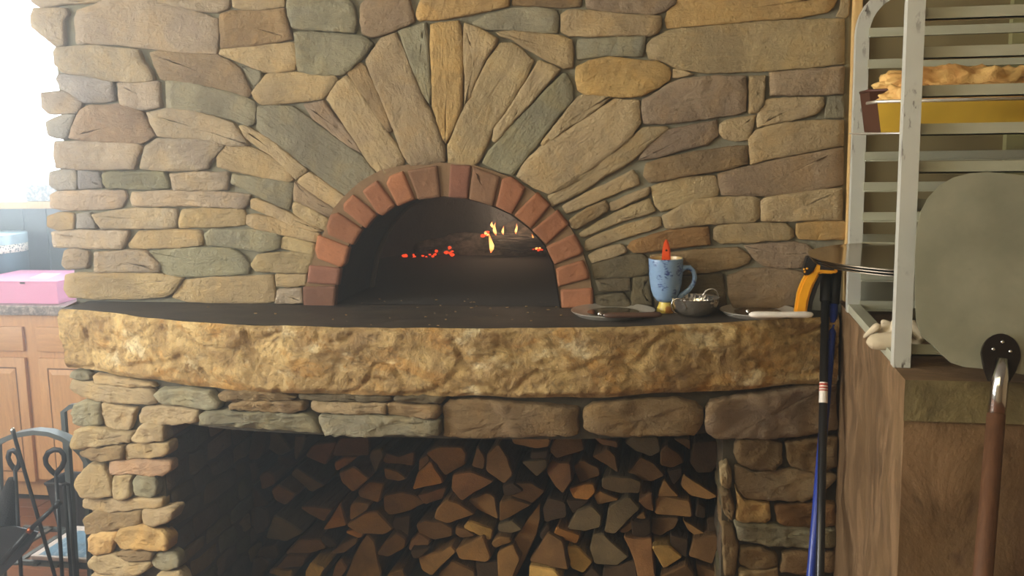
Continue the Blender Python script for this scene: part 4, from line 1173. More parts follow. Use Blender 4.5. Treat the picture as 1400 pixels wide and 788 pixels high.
# ================================================================== pizza peel leaning on the rack
SLP = .357; P0 = Vector((0, -.748, 1.55)); PN = Vector((0, 1, -SLP)).normalized()
def peelpt(x, y): return onP(x, y, P0, PN)
ax0, ax1 = peelpt(1365, 505), peelpt(1341, 788); axd = (ax1-ax0).normalized(); side = axd.cross(PN).normalized()
if side.x < 0: side = -side
half = [(1384, 235), (1350, 235), (1325, 237), (1303, 243), (1284, 254), (1269, 270), (1259, 289), (1253, 315), (1251, 350), (1251, 400), (1253, 440), (1260, 460), (1274, 471), (1288, 485), (1300, 496), (1318, 502), (1340, 504)]
uv = []
for x, y in half:
    d = peelpt(x, y)-ax0; uv.append((d.dot(side), d.dot(axd)))
uv[0] = (0, uv[1][1])
out = [(u, w) for u, w in uv] + [(0, 0.0)] + [(-u, w) for u, w in reversed(uv[1:])]
t = NT('peel_metal'); v_ = t.coord(); a = t.noise(v_, 7, 6, .65); b_ = t.noise(v_, 120, 4, .6)
c = t.mix(t.ramp(a, [(.35, 0), (.7, 1)]), lin(146, 146, 124), lin(176, 175, 152)); c = t.mix(t.math('MULTIPLY', t.ramp(b_, [(.68, 0), (.76, 1)]), .6), c, lin(70, 62, 50))
t.base(c); t.bump(b_, .08, .002); M['peel'] = t.set(Metallic=.55, Roughness=.55)
peel = thing('pizza_peel', ax1, 'large grey metal pizza peel with brown wooden handle leaning against the rack', 'peel')
mb = MB(); mb.prism([ax0+side*u+axd*w for u, w in out], [ax0+side*u+axd*w+PN*.003 for u, w in out]); mb.build('blade', M['peel'], peel, origin=ax0)
mb = MB(); sk = peelpt(1366, 462)
M['dark_iron'] = plain('dark_iron', (52, 44, 38), .45, .8, var=.2)
tri = [(.030*math.cos(a_), -.012-.036*math.sin(a_)) for a_ in [math.pi*k_/12 for k_ in range(13)]] + [(-.024, .012), (-.015, .032), (.015, .032), (.024, .012)]
b0 = ax0 - axd*.01
mb.prism([b0+side*u+axd*w-PN*.009 for u, w in tri], [b0+side*u+axd*w-PN*.0005 for u, w in tri]); mb.build('socket_plate', M['dark_iron'], peel, angle=30, origin=b0)
for u, w in ((-.013, -.020), (.013, -.020), (.0, -.034)):
    q = b0+side*u+axd*w-PN*.010
    blob(MB(), q, (.0035, .0035, .0035), 1, 0, n=(10, 6)).build('rivet', M['steel'], peel, smooth=True, origin=q)
h0 = b0-PN*.016; s1 = peelpt(1357, 576)-PN*.018; h1 = ax0+axd*((ax0.z-.0)/-axd.z)-PN*.018
h1 = h1 + axd*(h1.z/-axd.z) if abs(h1.z) > .001 else h1
MB().tube([h0+axd*-.005, h0+axd*.03, s1], [.010, .0135, .0138], 16).build('ferrule', M['steel'], peel, smooth=True, origin=h0)
M['handle_wood'] = wood_mat('brown_handle', (84, 54, 34), (110, 74, 48), (30, 30, 4), .5)
MB().tube([s1-axd*.01, s1.lerp(h1, .5), h1+axd*(-.012)], [.0142, .016, .0155], 16).build('handle', M['handle_wood'], peel, smooth=True, origin=s1)['label'] = 'brown wooden handle'

# ================================================================== long poles and the thermometer
M['rubber'] = plain('black_rubber', (30, 30, 30), .6); M['black_paint'] = plain('black_pole_paint', (34, 34, 34), .28); M['blue_paint'] = plain('blue_pole_paint', (40, 62, 150), .32)
M['white_plastic'] = plain('white_plastic', (232, 226, 214), .35, var=.03); M['sticker_red'] = plain('sticker_red', (186, 80, 60), .6)
def pole(name, pxs, ys, r, grip_px, rg, mat, label):
    a, b = onY(*pxs[0], ys[0]), onY(*pxs[1], ys[1])
    e = a + (b-a)*((a.z-.012)/(a.z-b.z))
    tt = thing(name, e, label, 'pole')
    u = (e-a).normalized(); g = onY(*grip_px, ys[0]); Lg = (g-a).length
    MB().tube([a-u*.002, a+u*.006, a+u*.02, a+u*Lg, a+u*(Lg+.004)], [rg*.4, rg*.85, rg, rg, r], 14).build('grip', M['rubber'], tt, smooth=True, origin=a)
    MB().tube([a+u*Lg, e], r, 14).build('shaft', mat, tt, smooth=True, origin=e)
    MB().tube([e-u*.012, e+u*.010], r*1.15, 12).build('end_cap', M['rubber'], tt, smooth=True, origin=e)
    return tt, a, u
pb, pa, pu = pole('black_pole', ((1129, 366), (1121, 788)), (-.045, -.33), .0098, (1127, 412), .0128, M['black_paint'], 'long black pole with rubber grip and small white sticker, leaning at the hearth end')
pole('blue_pole', ((1144.5, 361), (1109, 788)), (-.03, -.29), .0108, (1140, 415), .0132, M['blue_paint'], 'long blue pole with black grip crossing behind the black pole')
sA, sB = pa+pu*(onY(1127, 523, -.16)-pa).length, pa+pu*(onY(1126, 551, -.18)-pa).length
st = MB().tube([sA, sB], .0101, 14, cap=False).build('sticker', M['white_plastic'], pb, smooth=True, origin=sA); st['label'] = 'white paper sticker with red print'
for f0, f1 in ((.05, .16), (.22, .30), (.36, .42)):
    MB().tube([sA.lerp(sB, f0), sA.lerp(sB, f1)], .01015, 14, cap=False).build('red_print', M['sticker_red'], st, smooth=True, origin=sA)
M['yellow_plastic'] = plain('yellow_plastic', (236, 164, 26), .4, var=.05); M['black_plastic'] = plain('black_plastic', (32, 30, 28), .45)
gun = thing('infrared_thermometer', onZ(1095, 432, ZH), 'yellow and black pistol shaped infrared thermometer standing on the hearth beside the poles', 'thermometer')
GY = -.088
def slab_px(name, px, y, th, mat, parent, bev=.004, **kw):
    F = [onY(a, b, y-th/2) for a, b in px]
    bm = bmesh.new(); vs_ = [bm.verts.new(p) for p in F]; f = bm.faces.new(vs_)
    r_ = bmesh.ops.extrude_face_region(bm, geom=[f])
    for w in r_['geom']:
        if isinstance(w, bmesh.types.BMVert): w.co.y += th
    bmesh.ops.recalc_face_normals(bm, faces=bm.faces[:])
    if bev: bmesh.ops.bevel(bm, geom=bm.edges[:], offset=bev, segments=2, affect='EDGES', clamp_overlap=True)
    c = sum(F, Vector())/len(F)
    return MB().bm(bm).build(name, mat, parent, angle=40, origin=c, **kw)
slab_px('handle', [(1086,431),(1091,400),(1098,383),(1105,372),(1119,368),(1121,375),(1112,392),(1106,410),(1103,431)], GY, .032, M['yellow_plastic'], gun, .005)
slab_px('trigger_guard', [(1103,431),(1107,408),(1113,391),(1121,374),(1125,378),(1118,394),(1112,412),(1109,431)], GY, .026, M['black_plastic'], gun, .003)
slab_px('barrel', [(1113,354),(1120,352),(1143,363),(1148,371),(1140,375),(1122,374),(1110,378)], GY, .034, M['yellow_plastic'], gun, .004)
slab_px('label_plate', [(1122,361),(1139,365),(1141,370),(1121,369)], GY-.018, .002, M['black_plastic'], gun, 0)
slab_px('sensor_head', [(1098,372),(1101,359),(1105,350),(1113,349),(1121,352),(1117,363),(1110,374),(1103,378),(1098,377)], GY, .044, M['black_plastic'], gun, .006)
for x, y in ((1099.5, 368.5), (1103.5, 367.5), (1100.5, 372)):
    q = onY(x, y, GY-.024); blob(MB(), q, (.0028, .003, .0028), 1, 0, n=(10, 6)).build('lens', M['yellow_plastic'], gun, smooth=True, origin=q)

# ================================================================== things on the hearth
M['brown_handle'] = wood_mat('dark_brown_handle', (74, 50, 36), (100, 70, 50), (4, 30, 30), .55)
def plate_and_cutter(cx, cy, w, label, hpx, hmat, hr, hlabel, knob):
    c = onZ(cx, cy, ZH); r = (onZ(cx+w/2, cy, ZH)-onZ(cx-w/2, cy, ZH)).length/2
    mb = MB(); mb.lathe([(.001, .002), (r*.74, .002), (r*.84, .004), (r*.97, .0125), (r, .0125), (r*.995, .0105), (r*.86, 0), (.001, 0)], n=64)
    o = mb.build('metal_plate', M['pan_steel'], None, angle=35); o.location = (c.x, c.y, ZH+.0005); tag(o, label, 'plate', 'metal plates on the hearth')
    k = onZ(*knob, ZH+.012)
    ct = thing('pizza_cutter', (k.x, k.y, ZH+.004), hlabel, 'pizza cutter', 'pizza cutters on the hearth')
    wr = r*.62
    mb = MB(); mb.lathe([(.001, .0012), (wr*.93, .0012), (wr, .0003), (wr*.93, -.0004), (.001, -.0004)], n=48)
    wh = mb.build('wheel', M['dark_steel'], ct, angle=40); wh.location = (c.x, c.y+.006, ZH+.0065); wh.matrix_parent_inverse = ct.matrix_basis.inverted()
    blob(MB(), (k.x, k.y, ZH+.014), (.006, .006, .007), 2, 0, n=(14, 8)).build('axle', M['steel'], ct, smooth=True, origin=(k.x, k.y, ZH+.014))
    a, b = onZ(*hpx[0], ZH+.021), onZ(*hpx[1], ZH+.021)
    L = [a.lerp(b, s) for s in (0, .03, .1, .3, .6, .88, .97, 1)]
    MB().tube(L, [hr*.3, hr*.75, hr, hr, hr*.92, hr*1.02, hr*.8, hr*.3], 14, flat=.8).build('handle', hmat, ct, smooth=True, origin=a)
    MB().tube([Vector((k.x, k.y, ZH+.012)), a+(b-a)*.05], [.004, .005], 8).build('shank', M['steel'], ct, smooth=True, origin=k)
plate_and_cutter(838, 430.5, 115, 'shallow round metal plate left of the blue mug', ((826, 431.5), (905, 430.5)), M['brown_handle'], .0088,
                 'pizza cutter with dark brown handle lying on the plate left of the mug', (820, 431))
plate_and_cutter(1036, 430, 104, 'shallow round metal plate right of the steel bowl', ((1024, 430.5), (1112, 430.5)), M['white_plastic'], .0098,
                 'pizza cutter with thick white handle lying on the plate beside the yellow thermometer', (1022, 427))

# mug
mc = onZ(910, 427, ZH); mc.z = ZH
pxm = 1/( (onY(911, 400, mc.y)-onY(910, 400, mc.y)).length )
mug = thing('footed_mug', mc, 'tall light blue footed mug with dark blue sprigs and a yellow foot', 'mug')
t = NT('mug_glaze'); v_ = t.coord((1, 1, 1)); vo = t.n('TexVoronoi', i_Scale=95.0); mp = t.n('Mapping'); mp.inputs['Scale'].default_value = (.7, .7, 1.5); mp.inputs['Rotation'].default_value = (0, .5, .4)
t.l(v_, mp.inputs['Vector']); t.l(mp.outputs[0], vo.inputs['Vector'])
vo2 = t.n('TexVoronoi', i_Scale=38.0); t.l(v_, vo2.inputs['Vector'])
sprig = t.math('MULTIPLY', t.ramp(t.noise(mp.outputs[0], 170, 2, .5, .8), [(.50, 0), (.54, 1)]), t.ramp(vo2.outputs['Distance'], [(.40, 1), (.47, 0)]))
t.base(t.mix(sprig, t.mix(t.noise(v_, 24, 4), lin(122, 152, 186), lin(142, 170, 200)), lin(44, 66, 132))); M['mug'] = t.set(Roughness=.18)
M['mug_in'] = plain('cream_glaze', (226, 200, 140), .25, var=.04)
t = NT('foot_glaze'); v_ = t.coord(); t.base(t.mix(t.ramp(t.noise(v_, 30, 4), [(.5, 0), (.6, 1)]), lin(214, 190, 84), lin(150, 96, 30))); M['foot'] = t.set(Roughness=.25)
k = 1/pxm
prof_m = [(9, 15), (13, 17), (17, 23), (20, 32), (22, 42), (23, 54), (23.4, 64), (23.8, 74), (23.6, 75.5), (22.6, 75.6)]
MB().lathe([(r*k, z*k) for r, z in prof_m], c=mc, n=40).build('cup', M['mug'], mug, smooth=True, origin=mc, fix=False)
MB().lathe([(r*k, z*k) for r, z in [(22.6, 75.6), (22, 73), (21.4, 56), (20, 40), (15, 24), (.1, 20)]], c=mc, n=40).build('cup_inside', M['mug_in'], mug, smooth=True, origin=mc, fix=True)
MB().lathe([(r*k, z*k) for r, z in [(.1, 0), (12.5, 0), (13.2, .8), (12.2, 5), (10.2, 10), (8.6, 15), (8.4, 17), (5, 18)]], c=mc, n=32).build('foot', M['foot'], mug, smooth=True, origin=mc)['label'] = 'yellow foot with brown blotches'
hp = [(929, 371), (936, 366), (943, 366), (948, 371), (950, 379), (948, 388), (942, 396), (936, 401), (930, 405), (928, 409), (932, 411)]
MB().tube([onY(x, y, mc.y) for x, y in hp], [4.2*k, 3.6*k, 3.3*k, 3.3*k, 3.3*k, 3.3*k, 3.3*k, 3.6*k, 4.2*k, 4.4*k, 3*k], 12).build('handle', M['mug'], mug, smooth=True, origin=mc)
M['orange'] = plain('orange_plastic', (226, 82, 28), .35, var=.05)
kn = tag(slab_px('paring_knife', [(904.5, 395), (904.5, 358), (905.5, 342), (908, 331), (911, 326), (914, 332), (916.5, 343), (917, 358), (916.5, 395)], mc.y-.004, .009, M['orange'], None, .003),
         'orange plastic knife handle sticking up out of the blue mug', 'knife')
q = onY(911, 342.5, mc.y-.0095); MB().tube([q, q+Vector((0, .004, 0))], .0024, 10).build('hanging_hole', M['black_plastic'], kn, origin=q)

# bowl
bc = onZ(950.5, 431, ZH); bc.z = ZH
bowl = thing('steel_bowl', bc, 'small shiny steel serving bowl with two wire ring handles', 'bowl')
kb = (onY(951, 430, bc.y)-onY(950, 430, bc.y)).length
t = NT('hammered_steel'); v_ = t.coord(); vo = t.n('TexVoronoi', i_Scale=110.0); t.l(v_, vo.inputs['Vector']); t.bump(vo.outputs['Distance'], .35, .004)
t.base(lin(226, 220, 208)); M['hammered'] = t.set(Metallic=.9, Roughness=.14)
pr = [(.1, 0), (15, 0), (22, 3), (28, 9), (31.5, 17), (33, 25), (33.4, 25.4), (32.4, 25.2), (30.6, 17), (27, 10), (21, 4.5), (.1, 1.6)]
MB().lathe([(r*kb, z*kb) for r, z in pr], c=bc, n=48).build('basin', M['hammered'], bowl, smooth=True, origin=bc)
def arc_px(pts, y0, y1, r, name):
    n = len(pts); L = [onY(x, y, y0+(y1-y0)*i/(n-1)) for i, (x, y) in enumerate(pts)]
    MB().tube(L, r, 8).build(name, M['steel'], bowl, smooth=True, origin=L[0])
arc_px([(938, 427), (938, 420), (936, 413), (931, 409), (925, 408.5), (920, 411), (918, 417), (919, 424), (923, 428), (927, 429)], bc.y-.052, bc.y-.046, .0017, 'ring_handle')
arc_px([(960, 411), (961, 404), (964, 398.5), (969, 395.5), (975, 395), (980, 398), (982, 404), (981.5, 411)], bc.y+.034, bc.y+.030, .0017, 'ring_handle')

# ================================================================== kitchen at the left
CY, CZ = 1.36, .912
t = NT('granite'); v_ = t.coord(); c = t.mix(t.ramp(t.noise(v_, 60, 5, .7), [(.4, 0), (.62, 1)]), lin(96, 86, 80), lin(190, 176, 164)); t.base(c); M['granite'] = t.set(Roughness=.3)
tag(MB().box((-4.1, CY, CZ-.045), (-1.75, 1.972, CZ), bev=.006).build('worktop', M['granite'], None, origin=(-2.9, 1.6, CZ)), 'speckled grey granite worktop over the oak cabinet', 'worktop')
cab = thing('base_cabinet', (-2.95, 1.6, 0), 'honey oak base cabinet with raised panel doors and drawers under the worktop', 'cabinet')
FY = CY+.03
MB().box((-4.1, FY, .1), (-1.78, 1.97, CZ-.047)).box((-4.1, FY+.06, 0), (-1.78, 1.9, .1)).build('carcass', M['oak'], cab, origin=(-2.9, 1.6, .5))
def X_(x, y): return onY(x, y, FY).x
def Z_(x, y): return onY(x, y, FY).z
def panel(name, x0, x1, z0, z1, mat, rail, parent=None):
    m = MB(); m.box((x0, FY-.02, z0), (x1, FY-.0005, z1), bev=.004)
    if rail:
        xa, xb, za, zb = x0+rail, x1-rail, z0+rail, z1-rail
        o = m.build(name, mat, cab, origin=((x0+x1)/2, FY, (z0+z1)/2), angle=40)
        f = MB(); i_ = .022
        P = [(xa, FY-.0205, za), (xb, FY-.0205, za), (xb, FY-.0205, zb), (xa, FY-.0205, zb), (xa+i_, FY-.0285, za+i_), (xb-i_, FY-.0285, za+i_), (xb-i_, FY-.0285, zb-i_), (xa+i_, FY-.0285, zb-i_),
             (xa-.006, FY-.0202, za-.006), (xb+.006, FY-.0202, za-.006), (xb+.006, FY-.0202, zb+.006), (xa-.006, FY-.0202, zb+.006)]
        f.add(P, [(4, 5, 6, 7)]+[(k, (k+1) % 4, 4+(k+1) % 4, 4+k) for k in range(4)])
        f.build('raised_panel', mat, o, origin=((x0+x1)/2, FY, (z0+z1)/2))
        # the dark groove round the panel
        g_ = MB()
        for a, b, c2, d in ((xa-.006, xb+.006, za-.006, za), (xa-.006, xb+.006, zb, zb+.006), (xa-.006, xa, za, zb), (xb, xb+.006, za, zb)):
            g_.box((a, FY-.0206, c2), (b, FY-.0201, d))
        g_.build('groove', M['oak_dark'], o)
        return o
    return m.build(name, mat, cab, origin=((x0+x1)/2, FY, (z0+z1)/2), angle=40)
M['oak_dark'] = plain('oak_groove', (120, 76, 42), .6)
xr = X_(38, 500); xl = X_(56, 500); zd1, zd0 = Z_(20, 446), Z_(20, 479); zt, zb = Z_(20, 488), Z_(20, 656)
W = .46
for x0, x1 in ((xr-W, xr), (xl, xl+W)):
    panel('drawer', x0, x1, zd0, zd1, M['oak_flat'], 0)
    panel('door', x0, x1, zb, zt, M['oak'], .05)
panel('drawer', xr-2*W-.06, xr-W-.06, zd0, zd1, M['oak_flat'], 0); panel('door', xr-2*W-.06, xr-W-.06, zb, zt, M['oak'], .05)
# pink box
M['pink'] = plain('pink_card', (232, 158, 196), .6, var=.04)
pb0, pb1 = onZ(78, 418.5, CZ), onZ(-20, 414, CZ)
BYF = 1.40; bxr = onY(80, 417, BYF).x; bzt = onY(76, 385, BYF).z
box = thing('pink_box', (bxr-.2, 1.55, CZ), 'bright pink flat cardboard box with a white paper on its lid', 'box')
MB().box((bxr-.44, BYF, CZ+.001), (bxr, BYF+.36, bzt-.006), bev=.002).build('body', M['pink'], box, origin=(bxr-.2, 1.55, CZ))
MB().box((bxr-.442, BYF-.002, bzt-.006), (bxr+.002, BYF+.362, bzt), bev=.002).build('lid', M['pink'], box, origin=(bxr-.2, 1.55, bzt))
tb = onY(30, 384.5, BYF-.004); MB().box((tb.x-.012, BYF-.0035, bzt-.012), (tb.x+.012, BYF-.002, bzt-.004)).build('tuck_tab', M['black_plastic'], box)
pp = [onZ(40, 380.5, bzt+.001), onZ(66, 381, bzt+.001), onZ(84, 374, bzt+.001), onZ(58, 373.5, bzt+.001)]
MB().prism([Vector((p.x, p.y, bzt+.0016)) for p in pp], [Vector((p.x, p.y, bzt+.0004)) for p in pp]).build('paper', M['white_plastic'], None)
tag(bpy.data.objects['paper'], 'white paper sheet lying on the pink box lid', 'paper')
# cake tin
M['tin'] = plain('blue_tin', (62, 96, 112), .4, .3, var=.06); M['tin_lid'] = plain('pale_tin_lid', (168, 202, 214), .3, .2)
TY = 1.82; tr = onY(35, 350, TY).x; tz0 = CZ; tz1 = onY(20, 318, TY).z; R_ = .17; tc = (tr-R_, TY-.03, 0)
tin = thing('cake_tin', (tc[0], tc[1], CZ), 'round slate blue cake tin with pale lid and white lace band', 'tin')
MB().lathe([(.001, CZ+.001), (R_, CZ+.001), (R_, tz1-.02), (.001, tz1-.02)], c=tc, n=48).build('body', M['tin'], tin, angle=40, origin=(tc[0], tc[1], CZ))
MB().lathe([(R_*1.02, tz1-.05), (R_*1.02, tz1-.003), (R_*.99, tz1), (.001, tz1)], c=tc, n=48).build('lid', M['tin_lid'], tin, angle=40, origin=(tc[0], tc[1], tz1))
t = NT('lace'); v_ = t.coord(gen='Object'); vo = t.n('TexVoronoi', i_Scale=75.0); t.l(v_, vo.inputs['Vector'])
t.base(t.mix(t.ramp(vo.outputs['Distance'], [(.32, 0), (.4, 1)]), lin(110, 128, 132), lin(236, 234, 222))); M['lace'] = t.set(Roughness=.9)
zl1, zl0 = onY(20, 330, TY).z, onY(20, 343, TY).z
MB().lathe([(R_*1.006, zl0), (R_*1.012, zl0+.001), (R_*1.012, zl1), (R_*1.006, zl1)], c=tc, n=48).build('lace_band', M['lace'], tin, smooth=True, origin=(tc[0], tc[1], zl0))['label'] = 'white lace band'
# grey speckled block on the sill
a, b = onY(40, 262, WY-.03), onY(86, 262, WY-.03)
t = NT('speckled_grey'); v_ = t.coord(); t.base(t.mix(t.ramp(t.noise(v_, 70, 5, .7), [(.42, 0), (.6, 1)]), lin(120, 136, 142), lin(206, 212, 212))); M['speck'] = t.set(Roughness=.8)
tag(MB().box((a.x, WY-.065, WZ+.0005), (b.x, WY+.015, onY(50, 252, WY-.03).z), bev=.008).build('stone_tile', M['speck'], None, origin=(a.x, WY, WZ)), 'speckled grey stone tile lying on the window sill', 'tile')

# ================================================================== fireplace tools at the lower left
t = NT('wrought_iron'); v_ = t.coord(); t.base(t.mix(t.noise(v_, 40, 4), lin(26, 28, 29), lin(52, 54, 54))); t.bump(t.noise(v_, 90, 4), .3, .003); M['iron'] = t.set(Metallic=.6, Roughness=.34)
M['iron_grey'] = plain('grey_iron_bar', (92, 100, 98), .42, .5)
M['copper'] = plain('copper', (150, 84, 52), .3, .9)
TYF = .28
def tp(x, y, d=0.0): return onY(x, y, TYF+d)
def floor_pt(p, q):
    """carry the line p-q down to the floor"""
    return p + (q-p)*((p.z-.006)/(p.z-q.z))
rk = thing('log_rack', Vector((tp(40, 700).x, TYF+.1, 0)), 'grey iron log rack with arched top bar and slatted shelf, left of the stonework', 'log rack')
arc = [(-70, 668), (-45, 640), (-20, 616), (0, 604), (20, 596), (45, 592), (65, 594), (82, 600), (96, 608), (110, 622), (122, 642)]
mb = MB()
F = [tp(x, y, .02) for x, y in arc]; N_ = len(F)
V = []
for i, p in enumerate(F):
    tn = (F[min(i+1, N_-1)]-F[max(0, i-1)]).normalized(); up = Vector((-tn.z, 0, tn.x)) if tn.x > 0 else Vector((tn.z, 0, -tn.x))
    if up.z < 0: up = -up
    V += [p-up*.008, p+up*.008, p+up*.008+Vector((0, .04, 0)), p-up*.008+Vector((0, .04, 0))]
mb.add(V, [(4*i+k, 4*i+(k+1) % 4, 4*(i+1)+(k+1) % 4, 4*(i+1)+k) for i in range(N_-1) for k in range(4)])
mb.build('arch_bar', M['iron_grey'], rk, angle=40, origin=F[5])
for (x, y), (x2, y2), d, w in [((92, 606), (103, 788), .04, .011), ((118, 632), (124, 788), .05, .009), ((-2, 606), (5, 788), .04, .009), ((-66, 664), (-58, 788), .04, .011)]:
    a, b = tp(x, y, d), tp(x2, y2, d); e = floor_pt(a, b)
    MB().tube([a, Vector((a.x+.0, a.y, 0.0)) if False else e], w*1.2, 4).build('post', M['iron_grey'], rk, origin=a)
ZSH = onY(60, 757, TYF+.12).z
MB().box((tp(-60, 757).x, TYF+.06, ZSH-.02), (tp(122, 757).x, TYF+.075, ZSH-.004)).build('shelf_rail', M['iron_grey'], rk)
for k in range(6):
    x0 = tp(-50, 757).x + k*.075
    MB().box((x0, TYF+.04, ZSH-.012), (x0+.02, TYF+.36, ZSH-.004)).build('shelf_slat', M['iron_grey'], rk)
MB().box((tp(-60, 757).x, TYF+.345, ZSH-.02), (tp(122, 757).x, TYF+.36, ZSH-.004)).build('shelf_rail', M['iron_grey'], rk)
# newspaper
t = NT('newsprint'); v_ = t.coord(gen='Object'); bl = t.noise(t.coord((14, 5, 1)), 3, 6, .7); pic = t.ramp(bl, [(.52, 0), (.62, 1)])
t.base(t.mix(pic, lin(116, 152, 174), lin(206, 218, 224))); M['news_print'] = t.set(Roughness=.85)
M['news'] = plain('newspaper_edge', (226, 214, 204), .85, var=.05)
nz = ZSH+.002; q = [tp(38, 753, .06), tp(128, 751, .06)]
nx0, nx1 = q[0].x+.01, q[1].x; ny0, ny1 = TYF+.05, TYF+.33
np_ = thing('newspaper', ((nx0+nx1)/2, (ny0+ny1)/2, nz), 'folded newspaper with a blue printed page lying on the rack shelf', 'newspaper')
for k in range(4):
    MB().box((nx0-.004+.003*k, ny0-.004*k+.012, nz+.005*k), (nx1, ny1-.004*k, nz+.005*k+.0046), bev=.001).build('sheet', M['news'], np_, origin=(nx0, ny0, nz))
MB().box((nx0+.03, ny0+.012, nz+.0197), (nx1-.005, ny1-.055, nz+.0202)).build('printed_page', M['news_print'], np_, origin=(nx0, ny0, nz))
# bucket
bu = thing('ash_bin', Vector((tp(76, 700).x, TYF+.46, 0)), 'black square tapered ash bin behind the fireplace tools', 'bin')
def taper(x0, x1, y0, y1, z0, z1, f):
    lo = [(x0+f, y0+f), (x1-f, y0+f), (x1-f, y1-f), (x0+f, y1-f)]; hi = [(x0, y0), (x1, y0), (x1, y1), (x0, y1)]; g2 = .006
    P = [(x, y, z0) for x, y in lo]+[(x, y, z1) for x, y in hi]+[(x+(g2 if k in (0, 3) else -g2), y+(g2 if k < 2 else -g2), z1) for k, (x, y) in enumerate(hi)]+[(x+(g2 if k in (0, 3) else -g2), y+(g2 if k < 2 else -g2), z0+.01) for k, (x, y) in enumerate(lo)]
    return P, [(3, 2, 1, 0), (12, 13, 14, 15)]+[(k, (k+1) % 4, 4+(k+1) % 4, 4+k) for k in range(4)]+[(4+k, 4+(k+1) % 4, 8+(k+1) % 4, 8+k) for k in range(4)]+[(8+k, 8+(k+1) % 4, 12+(k+1) % 4, 12+k) for k in range(4)]
a, b = onY(62, 662, .70), onY(104, 662, .70)
zt_ = a.z
P, Fs = taper(a.x, b.x, .70, .70+(b.x-a.x), .0, zt_, .04); MB().add(P, Fs).build('body', M['black_plastic'], bu, origin=(a.x, .7, 0))
MB().tube([(a.x, .70, zt_), (b.x, .70, zt_), (b.x, .70+b.x-a.x, zt_), (a.x, .70+b.x-a.x, zt_), (a.x, .70, zt_)], .007, 6).build('rim', M['black_plastic'], bu, smooth=True, origin=a)
# tools
def loop_tool(name, lp, shaft, label, d, parts=(), r=.0065, cat='fire tool'):
    a = tp(*shaft[0], d); e = floor_pt(a, tp(*shaft[1], d))
    tt = thing(name, e, label, cat)
    MB().tube([a, e], r, 8).build('shaft', M['iron'], tt, smooth=True, origin=a)
    L = [tp(x, y, d) for x, y in lp]
    MB().tube(L, r*.95, 8, flat=1.5).build('loop_handle', M['iron'], tt, smooth=True, origin=a)
    return tt, a, e
pk, a, e = loop_tool('fire_poker', [(76, 649), (69, 643), (63, 635), (62, 627), (66, 619), (74, 615), (82, 616), (87, 622), (88, 630), (85, 638), (79, 645), (76, 650)], ((76.5, 648), (85, 788)), 'black iron poker with an open teardrop loop handle, right of the other tools', -.02)
e2 = e + Vector((.03, -.02, .06)); MB().tube([e+Vector((0, 0, .12)), e+Vector((.03, -.01, .10)), e2+Vector((.02, 0, .03))], [.006, .005, .002], 8).build('hook', M['iron'], pk, smooth=True, origin=e)
tg = thing('fire_tongs', floor_pt(tp(84, 665, 0), tp(95, 788, 0)), 'pair of slim black tong arms hanging beside the poker', 'fire tool')
for x0, x1 in ((88, 97), (93.5, 103)):
    a = tp(x0, 664, .0); e = floor_pt(a, tp(x1, 788, .0)); MB().tube([a, e], .0055, 8).build('arm', M['iron'], tg, smooth=True, origin=a)
a = tp(86, 664, .0); MB().tube([a, tp(90, 661, .0), tp(95, 664, .0)], .0055, 8).build('hinge', M['iron'], tg, smooth=True, origin=a)
br, a, e = loop_tool('hearth_brush', [(20, 642), (14, 634), (11, 626), (13, 618), (18, 616), (24, 621), (27, 629), (26, 637), (21, 643)], ((20.5, 641), (29, 788)), 'dark hearth brush with a narrow loop handle and bushy head at the far left', -.05)
c0 = tp(14, 690, -.05); M['bristle'] = plain('black_bristle', (30, 29, 27), .9, var=.3, scale=80, bump=.8, bscale=200)
mb = MB(); hb = MB()
hb.tube([tp(17, 655, -.05), tp(13, 675, -.05), tp(9, 700, -.05), tp(8, 722, -.05)], [.014, .026, .034, .03], 16)
hb.build('bristles', M['bristle'], br, smooth=True, origin=c0)
a = tp(17.5, 589, -.07); e = floor_pt(a, tp(75, 788, -.12))
ln = thing('fire_rake', e, 'long thin black rod leaning diagonally across the arched bar', 'fire tool')
MB().tube([a, a.lerp(e, .02), e], [.009, .0065, .0062], 8).build('shaft', M['iron'], ln, smooth=True, origin=a)
blob(MB(), a, (.008, .008, .01), 2, 0, n=(12, 8)).build('knob', M['steel'], ln, smooth=True, origin=a)
MB().tube([e+Vector((-.05, 0, .004)), e+Vector((.05, 0, .004))], .005, 6).build('rake_head', M['iron'], ln, origin=e)
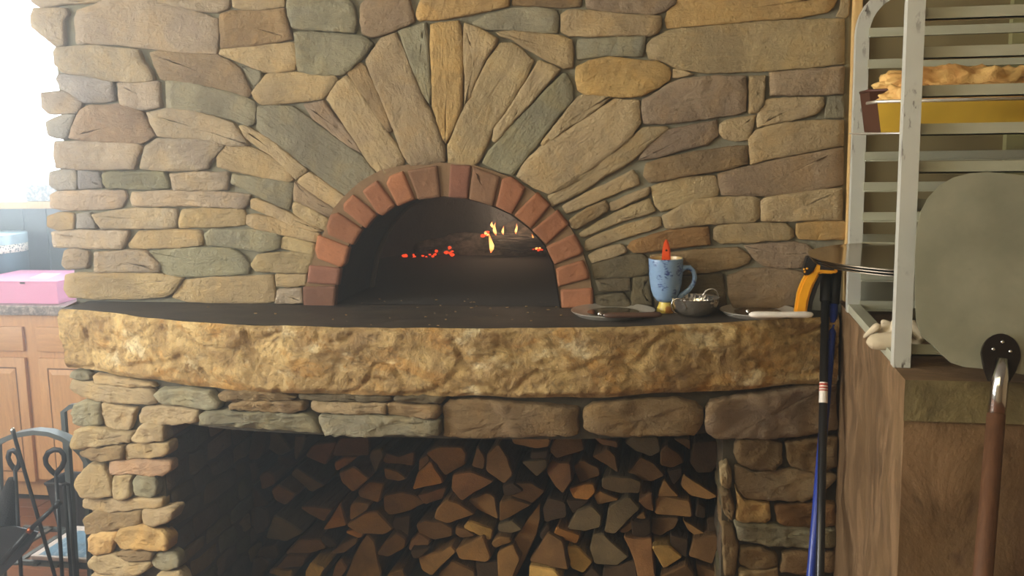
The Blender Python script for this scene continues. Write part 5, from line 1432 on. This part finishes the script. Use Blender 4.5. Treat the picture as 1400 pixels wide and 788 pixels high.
# shovel held diagonally
sh = thing('ash_shovel', tp(0, 775, -.14), 'dark ash shovel tilted across the lower left corner with copper worn shaft', 'shovel')
a, b, c = tp(76, 692, -.12), tp(44, 722, -.13), tp(2, 770, -.15)
MB().tube([a, b], .0075, 10).build('shaft', M['iron'], sh, smooth=True, origin=a)
MB().tube([b, c], [.0085, .011], 10).build('socket', M['iron'], sh, smooth=True, origin=b)
MB().tube([b.lerp(c, .02), b.lerp(c, .12)], .0098, 10).build('copper_ring', M['copper'], sh, smooth=True, origin=b)
MB().tube([a, a+(a-b).normalized()*.02], .011, 8).build('grip_ring', M['iron'], sh, smooth=True, origin=a)
bl = [(-70, 735), (-30, 722), (20, 720), (52, 728), (38, 752), (26, 764), (0, 790), (-40, 805), (-80, 800)]
V1 = [tp(x, y, -.115) for x, y in bl]; mb = MB().prism(V1, [p+Vector((0, .005, 0)) for p in V1]); mb.build('blade', M['iron'], sh, origin=c)
# metal post beside the stone base
po = thing('metal_stand', Vector((tp(95, 700).x, .5, 0)), 'grey metal stand with a bent top close to the left edge of the stonework', 'stand')
a = onY(97, 556, .42); b = onY(87, 563, .42); e = floor_pt(b, onY(97, 700, .42))
MB().tube([a+Vector((.25, 0, .04)), a, b, e], .011, 4).build('bent_bar', M['iron_grey'], po, origin=a, angle=40)
MB().box((e.x-.02, .32, 0.0), (e.x+.02, .52, .01)).build('foot', M['iron_grey'], po)
# boards on the wall behind the rack, seen at the far right
MB().box((.72, -.03, 1.36), (1.3, -.0005, 2.02)).build('wall_panel', M['panel_pale'] if 'panel_pale' in M else plain('pale_green_panel', (150, 146, 98), .6), None, origin=(.9, 0, 1.5))
tag(bpy.data.objects['wall_panel'], 'pale green panel on the olive wall behind the rack at the right edge', 'panel')
MB().box((.72, -.045, 2.021), (1.3, -.0005, 2.3)).build('dark_shelf', plain('dark_brown_board', (84, 62, 42), .6), None, origin=(.9, 0, 2.1))
tag(bpy.data.objects['dark_shelf'], 'dark brown board above the pale panel at the upper right', 'board')
